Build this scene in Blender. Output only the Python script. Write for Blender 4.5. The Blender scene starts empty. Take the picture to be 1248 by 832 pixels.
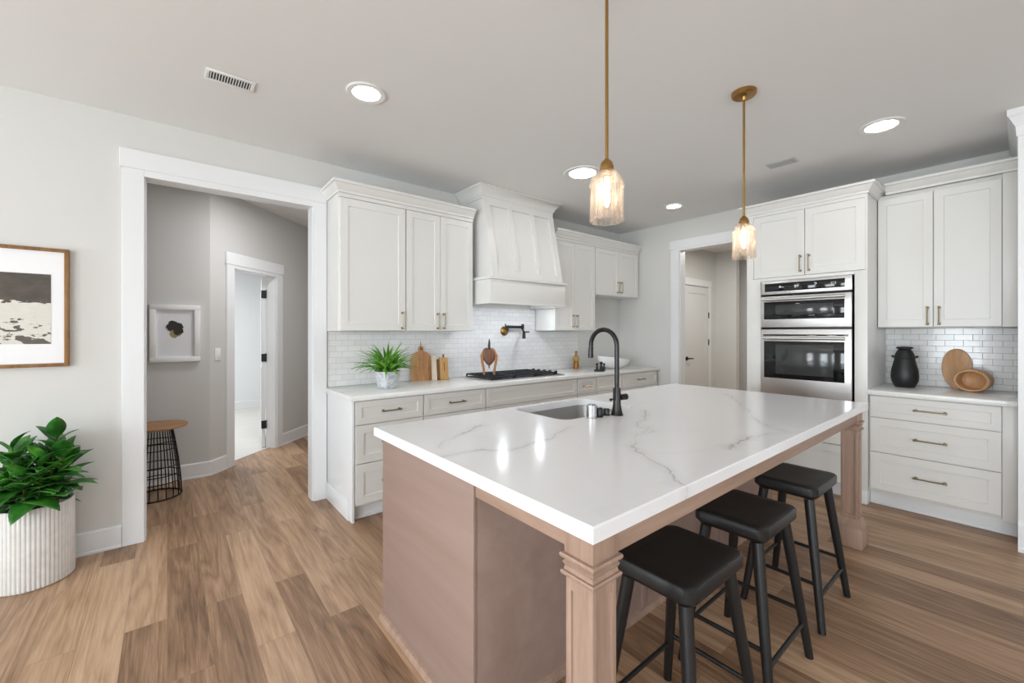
import bpy, bmesh, math, random
from mathutils import Vector, Matrix
random.seed(7)
SC = bpy.context.scene
COL = SC.collection
PI = math.pi

# ------------------------------------------------------------------ camera
cd = bpy.data.cameras.new('camera'); cam = bpy.data.objects.new('camera', cd); COL.objects.link(cam)
cd.sensor_width = 36.0; cd.lens = 36.0 * 512.0 / 1248.0
cd.shift_y = -11.2 / 1248.0
cd.clip_start = 0.03; cd.clip_end = 100
cam.location = (0, 0, 1.37); cam.rotation_euler = (PI / 2, 0, -math.radians(39.37))
SC.camera = cam
# ------------------------------------------------------------------ exposure
SC.view_settings.view_transform = 'Standard'; SC.view_settings.look = 'None'
SC.view_settings.gamma = 1.0; SC.view_settings.use_curve_mapping = False
SC.view_settings.exposure = -0.12
# ------------------------------------------------------------------ world (plain daylight outside)
W = bpy.data.worlds.new('world'); SC.world = W; W.use_nodes = True
bg = W.node_tree.nodes['Background']; bg.inputs[0].default_value = (0.86, 0.92, 1.0, 1); bg.inputs[1].default_value = 0.9
# ------------------------------------------------------------------ daylight through the windows, and added fill lamps
def area(name, loc, rot, sx, sy, power, color=(1, 1, 1)):
    l = bpy.data.lights.new(name, 'AREA'); l.shape = 'RECTANGLE'; l.size = sx; l.size_y = sy
    l.energy = power; l.color = color
    o = bpy.data.objects.new(name, l); COL.objects.link(o); o.location = loc; o.rotation_euler = rot
    return o
DAY = (0.87, 0.945, 1.0)
TILT = math.radians(9)
WIN_L = [(-2.9, -1.7), (-1.2, 0.0), (0.5, 1.4), (2.3, 3.1)]            # y ranges of the windows of the left wall
WIN_R = [(-3.2, -1.9), (-0.9, 0.6), (1.4, 2.9)]                          # x ranges of the unseen rear wall windows, added for fill light
WZ0, WZ1 = 0.45, 2.3
for a, b in WIN_L:
    area('window_daylight', (-4.32, (a + b) / 2, (WZ0 + WZ1) / 2), (0, -PI / 2 - TILT, 0), WZ1 - WZ0, b - a, 108 * (b - a), DAY)
for a, b in WIN_R:
    area('window_daylight', ((a + b) / 2, -4.42, (WZ0 + WZ1) / 2), (PI / 2 + TILT, 0, 0), b - a, WZ1 - WZ0, 30 * (b - a), DAY)  # weaker fill through the added rear windows
area('bedroom_fill', (-0.6, 7.2, 2.6), (0, 0, 0), 1.6, 2.0, 85, (0.95, 0.98, 1.0))  # added overhead fill to brighten the bedroom
area('passage_fill', (6.3, 2.2, 2.7), (0, 0, 0), 0.5, 0.5, 30, (1, 0.97, 0.92))  # added overhead fill for the passage, no fixture modelled
area('hall_fill', (0.95, 4.35, 2.72), (0, 0, 0), 0.3, 0.3, 20, (0.98, 0.98, 1.0))  # added overhead fill for the hall walls, no fixture modelled

# ================================================================== materials
def lin(c):
    def f(v): return v / 12.92 if v <= 0.04045 else ((v + 0.055) / 1.055) ** 2.4
    return tuple(f(x / 255.0) for x in c) + (1,)
class Mat:
    def __init__(s, name):
        s.m = bpy.data.materials.new(name); s.m.use_nodes = True
        s.t = s.m.node_tree; s.n = s.t.nodes; s.p = s.n['Principled BSDF']; s.out = s.n['Material Output']
    def node(s, typ, **kw):
        n = s.n.new(typ)
        for k, v in kw.items():
            if k in n.inputs.keys() if hasattr(n.inputs, 'keys') else False: n.inputs[k].default_value = v
            else: setattr(n, k, v)
        return n
    def link(s, a, b): s.t.links.new(a, b)
    def math(s, op, a, b=None, c=None, clamp=False):
        n = s.n.new('ShaderNodeMath'); n.operation = op; n.use_clamp = clamp
        for i, v in enumerate((a, b, c)):
            if v is None: continue
            if isinstance(v, (int, float)): n.inputs[i].default_value = v
            else: s.link(v, n.inputs[i])
        return n.outputs[0]
    def ramp(s, fac, stops):
        n = s.n.new('ShaderNodeValToRGB'); e = n.color_ramp.elements
        e[0].position, e[0].color = stops[0][0], stops[0][1]
        e[1].position, e[1].color = stops[-1][0], stops[-1][1]
        for p, c in stops[1:-1]:
            k = e.new(p); k.color = c
        s.link(fac, n.inputs[0]); return n.outputs[0]
    def mix(s, fac, a, b, mode='MIX'):
        n = s.n.new('ShaderNodeMix'); n.data_type = 'RGBA'; n.blend_type = mode
        for i, v in ((0, fac), (6, a), (7, b)):
            if isinstance(v, (int, float, tuple)): n.inputs[i].default_value = v
            else: s.link(v, n.inputs[i])
        return n.outputs[2]
    def pos(s, kind='Object', scale=(1, 1, 1), loc=(0, 0, 0), rot=(0, 0, 0)):
        c = s.n.new('ShaderNodeTexCoord'); m = s.n.new('ShaderNodeMapping')
        m.inputs['Scale'].default_value = scale; m.inputs['Location'].default_value = loc; m.inputs['Rotation'].default_value = rot
        s.link(c.outputs[kind], m.inputs['Vector']); return m.outputs[0]
    def noise(s, vec, scale, detail=3, rough=0.5, dist=0.0):
        n = s.n.new('ShaderNodeTexNoise'); n.inputs['Scale'].default_value = scale; n.inputs['Detail'].default_value = detail
        n.inputs['Roughness'].default_value = rough; n.inputs['Distortion'].default_value = dist
        s.link(vec, n.inputs['Vector']); return n.outputs[0]
    def bump(s, h, strength=0.2, dist=0.01):
        b = s.n.new('ShaderNodeBump'); b.inputs['Strength'].default_value = strength; b.inputs['Distance'].default_value = dist
        s.link(h, b.inputs['Height']); s.link(b.outputs[0], s.p.inputs['Normal'])
    def set(s, col=None, rough=None, metal=None, **kw):
        if col is not None:
            if isinstance(col, tuple): s.p.inputs['Base Color'].default_value = col
            else: s.link(col, s.p.inputs['Base Color'])
        if rough is not None:
            if isinstance(rough, (int, float)): s.p.inputs['Roughness'].default_value = rough
            else: s.link(rough, s.p.inputs['Roughness'])
        if metal is not None: s.p.inputs['Metallic'].default_value = metal
        for k, v in kw.items(): s.p.inputs[k.replace('_', ' ')].default_value = v
        return s
def painted(name, rgb, rough=0.5, tex=0.06, scale=140, metal=0.0, var=0.02):
    m = Mat(name); v = m.pos()
    c = lin(rgb); c2 = tuple(x * (1 - var) for x in c[:3]) + (1,)
    m.set(m.mix(m.noise(v, 3.0), c, c2), rough, metal)
    if tex: m.bump(m.noise(v, scale, 2), tex, 0.002)
    return m.m
def metal(name, rgb, rough=0.3, var=0.08, stretch=(1, 1, 1), scale=60):
    m = Mat(name); v = m.pos(scale=stretch)
    n = m.noise(v, scale, 2)
    m.set(lin(rgb), m.math('MULTIPLY_ADD', n, var, rough - var / 2), 1.0)
    return m.m
def wood(name, light, dark, axis=2, rough=0.5, freq=14, grain=1.0, coat=0.0):
    m = Mat(name); sc = [freq] * 3; sc[axis] = freq * 0.07
    v = m.pos(scale=tuple(sc))
    n1 = m.noise(v, 1.6, 4, 0.6, 0.6); n2 = m.noise(v, 9, 3, 0.6)
    f = m.math('ADD', m.math('MULTIPLY', n1, 0.75), m.math('MULTIPLY', n2, 0.25 * grain))
    m.set(m.ramp(f, [(0.32, lin(dark)), (0.62, lin(light))]), rough)
    m.bump(n2, 0.08, 0.002)
    return m.m
M = {}
M['wall'] = painted('wall_paint', (214, 213, 209), 0.6, 0.05)
M['ceiling'] = painted('ceiling_paint', (234, 234, 233), 0.7, 0.05)
M['trim'] = painted('trim_paint', (232, 233, 234), 0.35, 0.0)
M['cab'] = painted('cabinet_paint', (228, 227, 223), 0.32, 0.0)
M['hallwall'] = painted('hall_wall_paint', (205, 204, 201), 0.6, 0.05)
M['door'] = painted('door_paint', (214, 214, 212), 0.4, 0.0)
M['brass'] = metal('aged_brass', (168, 132, 78), 0.32)
M['pull'] = metal('champagne_pull_metal', (152, 138, 112), 0.3)
M['bronze'] = metal('dark_bronze', (62, 60, 60), 0.35)
M['blackmetal'] = painted('black_metal', (26, 26, 27), 0.4, 0.05, 200, 0.3)
M['blackwood'] = painted('black_stained_wood', (24, 24, 25), 0.38, 0.08, 90)
M['blackcer'] = painted('black_ceramic', (28, 29, 31), 0.42, 0.05, 60)
M['steel'] = metal('brushed_steel', (212, 211, 210), 0.36, 0.1, (1, 0.03, 1), 260)
M['sinksteel'] = metal('sink_steel', (190, 189, 187), 0.38, 0.08)
M['chrome'] = metal('chrome', (205, 205, 208), 0.08, 0.03)
M['iron'] = painted('cast_iron', (30, 33, 38), 0.5, 0.25, 120, 0.2)
m = Mat('black_oven_glass'); m.set(lin((20, 21, 23)), 0.06); M['ovenglass'] = m.m
m = Mat('oven_window_glass'); v = m.pos(); m.set(m.mix(m.noise(v, 4), lin((52, 54, 55)), lin((66, 68, 68))), 0.09); M['ovenwin'] = m.m
m = Mat('display_symbols'); m.set(lin((190, 195, 200)), 0.4); m.p.inputs['Emission Color'].default_value = (0.8, 0.85, 0.9, 1); m.p.inputs['Emission Strength'].default_value = 0.1; M['display'] = m.m
M['white_plastic'] = painted('white_plastic', (236, 236, 234), 0.35, 0.0)
M['whitecer'] = painted('white_ceramic', (240, 240, 238), 0.25, 0.0)
M['greypot'] = None
M['soil'] = painted('potting_soil', (34, 28, 24), 0.9, 0.8, 70, 0, 0.4)
M['stem'] = painted('plant_stem', (92, 84, 48), 0.6, 0.1)
# floor planks (boards run along Y)
m = Mat('oak_plank_floor'); g = m.n.new('ShaderNodeNewGeometry'); sx = m.n.new('ShaderNodeSeparateXYZ'); m.link(g.outputs['Position'], sx.inputs[0])
cb = m.n.new('ShaderNodeCombineXYZ'); m.link(sx.outputs[1], cb.inputs[0]); m.link(sx.outputs[0], cb.inputs[1])
def plank_brick(c1, c2, mort):
    b = m.n.new('ShaderNodeTexBrick'); b.offset = 0.37; b.offset_frequency = 2; b.squash = 1
    b.inputs['Color1'].default_value = c1; b.inputs['Color2'].default_value = c2; b.inputs['Mortar'].default_value = mort
    b.inputs['Scale'].default_value = 1; b.inputs['Mortar Size'].default_value = 0.0012; b.inputs['Mortar Smooth'].default_value = 0.3
    b.inputs['Bias'].default_value = 0; b.inputs['Brick Width'].default_value = 1.3; b.inputs['Row Height'].default_value = 0.152
    m.link(cb.outputs[0], b.inputs['Vector']); return b
bk = plank_brick((0, 0, 0, 1), (1, 1, 1, 1), (0.5, 0.5, 0.5, 1))
rnd = bk.outputs['Color']
off = m.n.new('ShaderNodeVectorMath'); off.operation = 'SCALE'; m.link(rnd, off.inputs[0]); off.inputs['Scale'].default_value = 23.0
add = m.n.new('ShaderNodeVectorMath'); add.operation = 'ADD'; m.link(g.outputs['Position'], add.inputs[0]); m.link(off.outputs[0], add.inputs[1])
mp = m.n.new('ShaderNodeMapping'); mp.inputs['Scale'].default_value = (11.0, 0.9, 11.0); m.link(add.outputs[0], mp.inputs['Vector'])
warp = m.noise(mp.outputs[0], 0.55, 3, 0.45, 0.5)
rings = m.math('PINGPONG', m.math('MULTIPLY', warp, 20.0), 1.0)
rings = m.math('SUBTRACT', m.math('POWER', rings, 0.6), 0.6)
mp2 = m.n.new('ShaderNodeMapping'); mp2.inputs['Scale'].default_value = (140.0, 5.0, 140.0); m.link(add.outputs[0], mp2.inputs['Vector'])
fine = m.noise(mp2.outputs[0], 1.0, 3, 0.6)
broad = m.noise(mp.outputs[0], 1.5, 6, 0.66, 0.5)
tone = m.math('ADD', m.math('MULTIPLY_ADD', rnd, 0.27, 0.10), m.math('ADD', m.math('MULTIPLY', broad, 0.44), m.math('MULTIPLY', rings, 0.13)))
tone = m.math('ADD', tone, m.math('MULTIPLY_ADD', fine, 0.34, -0.17))
colr = m.ramp(tone, [(0.20, lin((106, 80, 59))), (0.38, lin((148, 116, 89))), (0.56, lin((184, 151, 121))), (0.78, lin((207, 176, 146)))])
colr = m.mix(m.math('MULTIPLY', bk.outputs['Fac'], 0.6), colr, lin((124, 97, 74)))
m.set(colr, m.math('MULTIPLY_ADD', fine, 0.12, 0.34)); m.p.inputs['Specular IOR Level'].default_value = 0.4
m.bump(m.math('SUBTRACT', m.math('MULTIPLY', fine, 0.15), bk.outputs['Fac']), 0.12, 0.002)
M['floor'] = m.m
m = Mat('pale_washed_floor'); v = m.pos(scale=(1, 6, 1)); m.set(m.mix(m.noise(v, 2.5, 4), lin((224, 222, 218)), lin((198, 194, 188))), 0.4); M['palefloor'] = m.m
# quartz with soft grey veins
m = Mat('white_veined_quartz'); v = m.pos(); g = m.n.new('ShaderNodeNewGeometry')
mpq = m.n.new('ShaderNodeMapping'); mpq.inputs['Location'].default_value = (3.1, 1.7, 0); mpq.inputs['Rotation'].default_value = (0, 0, 0.6); m.link(g.outputs['Position'], mpq.inputs['Vector'])
VEINS = [[(1.18, 0.646), (1.243, 0.709), (1.323, 0.828), (1.389, 0.928), (1.459, 0.997), (1.582, 1.07), (1.657, 1.085), (1.753, 1.133), (1.773, 1.192), (1.861, 1.243), (2.042, 1.325), (2.169, 1.402)], [(0.842, 1.477), (0.888, 1.52), (0.985, 1.578), (1.086, 1.644), (1.196, 1.689)], [(0.782, 1.357), (0.857, 1.355), (0.952, 1.325), (1.035, 1.257), (1.135, 1.274), (1.292, 1.289), (1.486, 1.389)], [(1.657, 1.085), (1.729, 1.081), (1.815, 1.158)], [(3.209, 1.397), (3.038, 1.279), (2.772, 1.117), (2.437, 0.928), (2.298, 0.827), (2.195, 0.693)], [(1.696, 0.722), (1.752, 0.754), (1.879, 0.757), (1.984, 0.765), (2.062, 0.725), (2.165, 0.692)]]
def vmath(op, a, b=None, out=0):
    n = m.n.new('ShaderNodeVectorMath'); n.operation = op
    for k, q in ((0, a), (1, b)):
        if q is None: continue
        if isinstance(q, tuple): n.inputs[k].default_value = q
        else: m.link(q, n.inputs[k])
    return n.outputs[out]
wn_ = m.n.new('ShaderNodeTexNoise'); wn_.inputs['Scale'].default_value = 7.0; wn_.inputs['Detail'].default_value = 4; wn_.inputs['Roughness'].default_value = 0.6; m.link(g.outputs['Position'], wn_.inputs['Vector'])
warpd = vmath('ADD', g.outputs['Position'], vmath('MULTIPLY', vmath('SUBTRACT', wn_.outputs['Color'], (0.5, 0.5, 0.5)), (0.11, 0.11, 0.0)))
flat = vmath('MULTIPLY', warpd, (1, 1, 0))
dist = None
for ln in VEINS:
    for (ax, ay), (bx_, by_) in zip(ln, ln[1:]):
        ba = Vector((bx_ - ax, by_ - ay, 0)); pa = vmath('SUBTRACT', flat, (ax, ay, 0))
        hh = m.math('MULTIPLY', vmath('DOT_PRODUCT', pa, tuple(ba), 1), 1.0 / ba.length_squared, clamp=True)
        sc_ = m.n.new('ShaderNodeVectorMath'); sc_.operation = 'SCALE'; sc_.inputs[0].default_value = tuple(ba); m.link(hh, sc_.inputs['Scale'])
        dd = vmath('LENGTH', vmath('SUBTRACT', pa, sc_.outputs[0]), None, 1)
        dist = dd if dist is None else m.math('MINIMUM', dist, dd)
wid = m.math('MULTIPLY_ADD', m.noise(g.outputs['Position'], 5.0, 2), 0.022, -0.002)
core = m.math('SUBTRACT', 1.0, m.math('DIVIDE', dist, wid), clamp=True)
halo = m.math('SUBTRACT', 1.0, m.math('MULTIPLY', dist, 22.0), clamp=True)
fade = m.math('MULTIPLY', m.math('SUBTRACT', m.noise(g.outputs['Position'], 3.1, 2), 0.30), 3.0, clamp=True)
n2 = m.noise(mpq.outputs[0], 1.5, 5, 0.6, 1.2)
vein2 = m.math('SUBTRACT', 1.0, m.math('MULTIPLY', m.math('ABSOLUTE', m.math('SUBTRACT', n2, 0.47)), 60.0), clamp=True)
veins = m.math('MAXIMUM', m.math('MULTIPLY', m.math('MAXIMUM', core, m.math('MULTIPLY', halo, 0.28)), fade), m.math('MULTIPLY', vein2, 0.05))
cl = m.mix(m.noise(mpq.outputs[0], 1.3, 3), lin((244, 244, 245)), lin((238, 238, 240)))
m.set(m.mix(m.math('MULTIPLY', veins, 0.72), cl, lin((150, 150, 152))), 0.16); M['quartz'] = m.m
m = Mat('plain_white_quartz'); v = m.pos(); m.set(m.mix(m.noise(v, 40, 3), lin((240, 240, 238)), lin((231, 231, 229))), 0.2); M['quartz2'] = m.m
# subway tile: u = wall direction, v = up
def tile(name, axis, grout):
    m = Mat(name); g = m.n.new('ShaderNodeNewGeometry'); s = m.n.new('ShaderNodeSeparateXYZ'); m.link(g.outputs['Position'], s.inputs[0])
    c = m.n.new('ShaderNodeCombineXYZ'); m.link(s.outputs[axis], c.inputs[0]); m.link(m.math('SUBTRACT', s.outputs[2], 0.916), c.inputs[1])
    b = m.n.new('ShaderNodeTexBrick'); b.offset = 0.5
    b.inputs['Color1'].default_value = (0.0, 0, 0, 1); b.inputs['Color2'].default_value = (1, 1, 1, 1); b.inputs['Mortar'].default_value = (0.5, 0.5, 0.5, 1)
    b.inputs['Scale'].default_value = 1; b.inputs['Mortar Size'].default_value = 0.0016; b.inputs['Mortar Smooth'].default_value = 0.35
    b.inputs['Brick Width'].default_value = 0.104; b.inputs['Row Height'].default_value = 0.0485
    m.link(c.outputs[0], b.inputs['Vector'])
    tcol = m.mix(b.outputs['Color'], lin((226, 226, 226)), lin((234, 234, 233)))
    m.set(m.mix(b.outputs['Fac'], tcol, lin(grout)), m.math('MULTIPLY_ADD', b.outputs['Fac'], 0.5, 0.1))
    wav = m.noise(g.outputs['Position'], 26, 2)
    m.bump(m.math('SUBTRACT', m.math('ADD', m.math('MULTIPLY', wav, 0.35), m.math('MULTIPLY', b.outputs['Color'], 0.2)), b.outputs['Fac']), 0.3, 0.003)
    return m.m
M['tile_x'] = tile('subway_tile_along_range_wall', 0, (192, 192, 190)); M['tile_y'] = tile('subway_tile_along_oven_wall', 1, (160, 159, 156))
M['island'] = wood('pinkish_washed_alder', (156, 133, 122), (145, 121, 110), 1, 0.5, 5, 0.6)
M['islandleg'] = wood('washed_wood_leg', (172, 145, 128), (150, 122, 104), 2, 0.5, 16, 1.0)
M['apronx'] = wood('washed_wood_apron', (172, 145, 128), (150, 122, 104), 0, 0.5, 16, 1.0)
M['aprony'] = wood('washed_wood_side_apron', (172, 145, 128), (150, 122, 104), 1, 0.5, 16, 1.0)
M['oakframe'] = wood('oak_picture_frame', (150, 108, 58), (112, 76, 36), 2, 0.45, 20)
M['board'] = wood('acacia_board', (206, 156, 108), (170, 118, 76), 2, 0.5, 16)
M['board2'] = wood('pale_board', (206, 164, 104), (180, 134, 76), 2, 0.5, 20)
M['board3'] = wood('cream_wood', (232, 220, 200), (216, 200, 176), 2, 0.5, 20)
M['beech'] = wood('beech_wood', (206, 162, 118), (178, 130, 88), 2, 0.45, 14)
M['tabletop'] = wood('table_top_oak', (172, 126, 80), (140, 96, 56), 0, 0.4, 10)
M['carved'] = wood('carved_brown_wood', (132, 86, 58), (84, 50, 32), 2, 0.5, 18)
M['carvedleg'] = wood('tan_wood_leg', (184, 130, 84), (146, 96, 58), 2, 0.5, 18)
def leafmat(name, c1, c2, c3):
    m = Mat(name); v = m.pos()
    n = m.noise(v, 9, 2)
    m.set(m.ramp(n, [(0.3, lin(c1)), (0.52, lin(c2)), (0.75, lin(c3))]), 0.38)
    m.p.inputs['Subsurface Weight'].default_value = 0.0
    return m.m
M['leaf'] = leafmat('glossy_green_leaf', (28, 76, 24), (50, 116, 36), (104, 172, 58))
M['fern'] = leafmat('bright_green_blade', (52, 108, 28), (100, 164, 50), (164, 208, 100))
m = Mat('ribbed_cream_planter'); v = m.pos(); m.set(m.mix(m.noise(v, 30, 4), lin((230, 228, 224)), lin((206, 203, 198))), 0.8); m.bump(m.noise(v, 90, 3), 0.3, 0.003); M['planter'] = m.m
m = Mat('mottled_grey_pot'); v = m.pos(); m.set(m.ramp(m.noise(v, 24, 4, 0.7), [(0.35, lin((160, 162, 167))), (0.6, lin((208, 210, 214)))]), 0.35); M['greypot'] = m.m
m = Mat('oil_glass'); m.set(lin((190, 130, 40)), 0.08); m.p.inputs['Transmission Weight'].default_value = 0.55; m.p.inputs['IOR'].default_value = 1.35; M['oil'] = m.m
m = Mat('pale_bottle_glass'); m.set(lin((214, 196, 130)), 0.08); m.p.inputs['Transmission Weight'].default_value = 0.5; m.p.inputs['IOR'].default_value = 1.3; M['bottleglass'] = m.m
# pendant glass: clear pressed glass that lets most light through and catches the glow
m = Mat('pressed_clear_glass'); m.n.remove(m.p)
tr = m.n.new('ShaderNodeBsdfTransparent'); tr.inputs[0].default_value = (1.0, 0.965, 0.93, 1)
gl = m.n.new('ShaderNodeBsdfGlossy'); gl.inputs['Roughness'].default_value = 0.08; gl.inputs[0].default_value = (0.95, 0.84, 0.74, 1)
tl = m.n.new('ShaderNodeBsdfTranslucent'); tl.inputs[0].default_value = (1.0, 0.95, 0.90, 1)
fr = m.n.new('ShaderNodeLayerWeight'); fr.inputs[0].default_value = 0.45
v = m.pos(scale=(1, 1, 0.16)); nz = m.noise(v, 75, 3, 0.6)
streak = m.math('MULTIPLY', m.math('SUBTRACT', nz, 0.42), 5.0, clamp=True)
bp = m.n.new('ShaderNodeBump'); bp.inputs['Strength'].default_value = 0.6; bp.inputs['Distance'].default_value = 0.01; m.link(nz, bp.inputs['Height'])
m.link(bp.outputs[0], gl.inputs['Normal']); m.link(bp.outputs[0], fr.inputs['Normal'])
a1 = m.n.new('ShaderNodeMixShader'); m.link(m.math('MULTIPLY_ADD', streak, 0.30, 0.02), a1.inputs[0]); m.link(tr.outputs[0], a1.inputs[1]); m.link(tl.outputs[0], a1.inputs[2])
a2 = m.n.new('ShaderNodeMixShader'); m.link(m.math('MULTIPLY', fr.outputs['Facing'], 0.55), a2.inputs[0]); m.link(a1.outputs[0], a2.inputs[1]); m.link(gl.outputs[0], a2.inputs[2])
m.link(a2.outputs[0], m.out.inputs['Surface']); M['glass'] = m.m
def emit(name, col, s):
    m = Mat(name); m.set((0.9, 0.9, 0.9, 1), 0.5); m.p.inputs['Emission Color'].default_value = col; m.p.inputs['Emission Strength'].default_value = s; return m.m
M['can'] = emit('recessed_lamp_lens', (1, 0.985, 0.965, 1), 38.0)
M['bulb'] = emit('warm_filament_bulb', (1, 0.84, 0.64, 1), 24.0)
M['hoodlamp'] = emit('hood_lamp_lens', (0.86, 0.92, 1, 1), 160.0)
m = Mat('window_pane_glass'); m.n.remove(m.p)
tr = m.n.new('ShaderNodeBsdfTransparent'); gl = m.n.new('ShaderNodeBsdfGlossy'); gl.inputs['Roughness'].default_value = 0.02
ms = m.n.new('ShaderNodeMixShader'); ms.inputs[0].default_value = 0.06; m.link(tr.outputs[0], ms.inputs[1]); m.link(gl.outputs[0], ms.inputs[2]); m.link(ms.outputs[0], m.out.inputs['Surface']); M['pane'] = m.m
# prints
m = Mat('shoreline_photo_print'); g = m.n.new('ShaderNodeNewGeometry'); s = m.n.new('ShaderNodeSeparateXYZ'); m.link(g.outputs['Position'], s.inputs[0])
mpp = m.n.new('ShaderNodeMapping'); mpp.inputs['Scale'].default_value = (1, 1, 2.2); m.link(g.outputs['Position'], mpp.inputs['Vector'])
nA = m.noise(mpp.outputs[0], 9, 6, 0.65); nB = m.noise(mpp.outputs[0], 14, 4, 0.6); nC = m.noise(mpp.outputs[0], 26, 4, 0.6)
edge = m.math('ADD', s.outputs[2], m.math('MULTIPLY_ADD', nC, 0.09, -0.045))
dark = m.math('GREATER_THAN', edge, 1.545)
rock = m.math('MULTIPLY', m.math('GREATER_THAN', nB, 0.575), m.math('LESS_THAN', edge, 1.46))
rockb = m.math('MULTIPLY', m.math('GREATER_THAN', m.noise(mpp.outputs[0], 6, 3), 0.60), m.math('LESS_THAN', edge, 1.40))
rock = m.math('MAXIMUM', rock, rockb)
c0 = m.mix(nC, lin((226, 222, 212)), lin((206, 202, 192)))
c0 = m.mix(rock, c0, m.mix(nC, lin((60, 55, 50)), lin((116, 108, 100))))
c0 = m.mix(dark, c0, m.mix(m.math('MULTIPLY', nA, 1.1), lin((44, 38, 32)), lin((100, 92, 82))))
m.set(c0, 0.6); M['shore'] = m.m
M['paper'] = painted('mat_board', (240, 240, 241), 0.7, 0.0)
M['paper2'] = painted('print_paper', (226, 227, 230), 0.7, 0.0)
M['inkdark'] = painted('charcoal_ink', (52, 48, 42), 0.7, 0.3, 40, 0, 0.5)
M['inktan'] = painted('tan_ink', (168, 150, 108), 0.7, 0.3, 40, 0, 0.3)
M['ventdark'] = painted('vent_painted_shade', (64, 66, 68), 0.8, 0.0)  # dark paint standing in for the shade behind the vent slots
M['ventgrey'] = painted('vent_grey_paint', (186, 187, 186), 0.5, 0.0)

# ================================================================== mesh helpers
def nb(): return bmesh.new()
def box(bm, x0, x1, y0, y1, z0, z1, bev=0.0, seg=2, mat=None):
    t = bmesh.new(); bmesh.ops.create_cube(t, size=1)
    for v in t.verts:
        v.co = Vector((x0 + (v.co.x + .5) * (x1 - x0), y0 + (v.co.y + .5) * (y1 - y0), z0 + (v.co.z + .5) * (z1 - z0)))
    if bev: bmesh.ops.bevel(t, geom=t.edges[:], offset=bev, segments=seg, affect='EDGES', profile=0.5)
    merge(bm, t, mat); return bm
def merge(bm, t, mat=None):
    if mat is not None: t.transform(mat)
    me = bpy.data.meshes.new('tmp'); t.to_mesh(me); t.free(); bm.from_mesh(me); bpy.data.meshes.remove(me)
def cyl(bm, p0, p1, r0, r1=None, seg=20, caps=True):
    return tube(bm, [p0, p1], [r0, r0 if r1 is None else r1], seg, caps)
def tube(bm, pts, rad, seg=12, caps=True, closed=False):
    pts = [Vector(p) for p in pts]
    if isinstance(rad, (int, float)): rad = [rad] * len(pts)
    n = len(pts); rings = []; ref = None
    for i, p in enumerate(pts):
        if closed: d = (pts[(i + 1) % n] - pts[i - 1]).normalized()
        else: d = (pts[min(i + 1, n - 1)] - pts[max(i - 1, 0)]).normalized()
        if ref is None:
            ref = Vector((0, 0, 1)) if abs(d.z) < 0.9 else Vector((1, 0, 0))
        a = (ref - d * ref.dot(d)).normalized(); b = d.cross(a); ref = a
        rings.append([bm.verts.new(p + (a * math.cos(2 * PI * k / seg) + b * math.sin(2 * PI * k / seg)) * rad[i]) for k in range(seg)])
    m = n if closed else n - 1
    for i in range(m):
        A, B = rings[i], rings[(i + 1) % n]
        for k in range(seg): bm.faces.new((A[k], A[(k + 1) % seg], B[(k + 1) % seg], B[k]))
    if caps and not closed:
        bm.faces.new(rings[0][::-1]); bm.faces.new(rings[-1])
    return bm
def lathe(bm, prof, c=(0, 0, 0), seg=32, axis='z', rfun=None, capb=True, capt=True):
    """prof: list of (r, h). axis z, or a Matrix for other directions. rfun(angle, i) scales the radius"""
    t = bmesh.new(); rings = []
    for i, (r, h) in enumerate(prof):
        ring = []
        for k in range(seg):
            a = 2 * PI * k / seg; q = r * (rfun(a, i) if rfun else 1)
            ring.append(t.verts.new((q * math.cos(a), q * math.sin(a), h)))
        rings.append(ring)
    for A, B in zip(rings, rings[1:]):
        for k in range(seg): t.faces.new((A[k], A[(k + 1) % seg], B[(k + 1) % seg], B[k]))
    if capb: t.faces.new(rings[0][::-1])
    if capt: t.faces.new(rings[-1])
    mat = Matrix.Translation(c) if axis == 'z' else Matrix.Translation(c) @ axis
    merge(bm, t, mat); return bm
def prism(bm, poly, fn0, fn1):
    """poly of 2-D points, fn0/fn1 place them in 3-D at the two ends"""
    A = [bm.verts.new(fn0(*p)) for p in poly]; B = [bm.verts.new(fn1(*p)) for p in poly]
    n = len(poly); bm.faces.new(A[::-1]); bm.faces.new(B)
    for i in range(n): bm.faces.new((A[i], A[(i + 1) % n], B[(i + 1) % n], B[i]))
    return bm
def sweep(bm, path, prof, z=0.0, closed=False):
    """path: XY points; prof: (out, up) points; out = right-hand side of the walking direction"""
    P = [Vector(p) for p in path]; n = len(P); rings = []
    for i in range(n):
        dirs = []
        if i > 0 or closed: dirs.append((P[i] - P[i - 1]).normalized())
        if i < n - 1 or closed: dirs.append((P[(i + 1) % n] - P[i]).normalized())
        ns = [Vector((d.y, -d.x)) for d in dirs]
        q = ns[0] if len(ns) == 1 else (ns[0] + ns[1]).normalized() / max(0.2, math.cos(ns[0].angle(ns[1]) / 2))
        rings.append([bm.verts.new((P[i].x + q.x * o, P[i].y + q.y * o, z + u)) for o, u in prof])
    k = len(prof)
    for i in range(n if closed else n - 1):
        A, B = rings[i], rings[(i + 1) % n]
        for j in range(k): bm.faces.new((A[j], A[(j + 1) % k], B[(j + 1) % k], B[j]))
    if not closed: bm.faces.new(rings[0][::-1]); bm.faces.new(rings[-1])
    return bm
def finish(bm, name, mat, smooth=True):
    bmesh.ops.recalc_face_normals(bm, faces=bm.faces[:])
    me = bpy.data.meshes.new(name); bm.to_mesh(me); bm.free()
    me.materials.append(mat)
    if smooth:
        for p in me.polygons: p.use_smooth = True
        me.set_sharp_from_angle(angle=math.radians(35))
    return me
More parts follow.
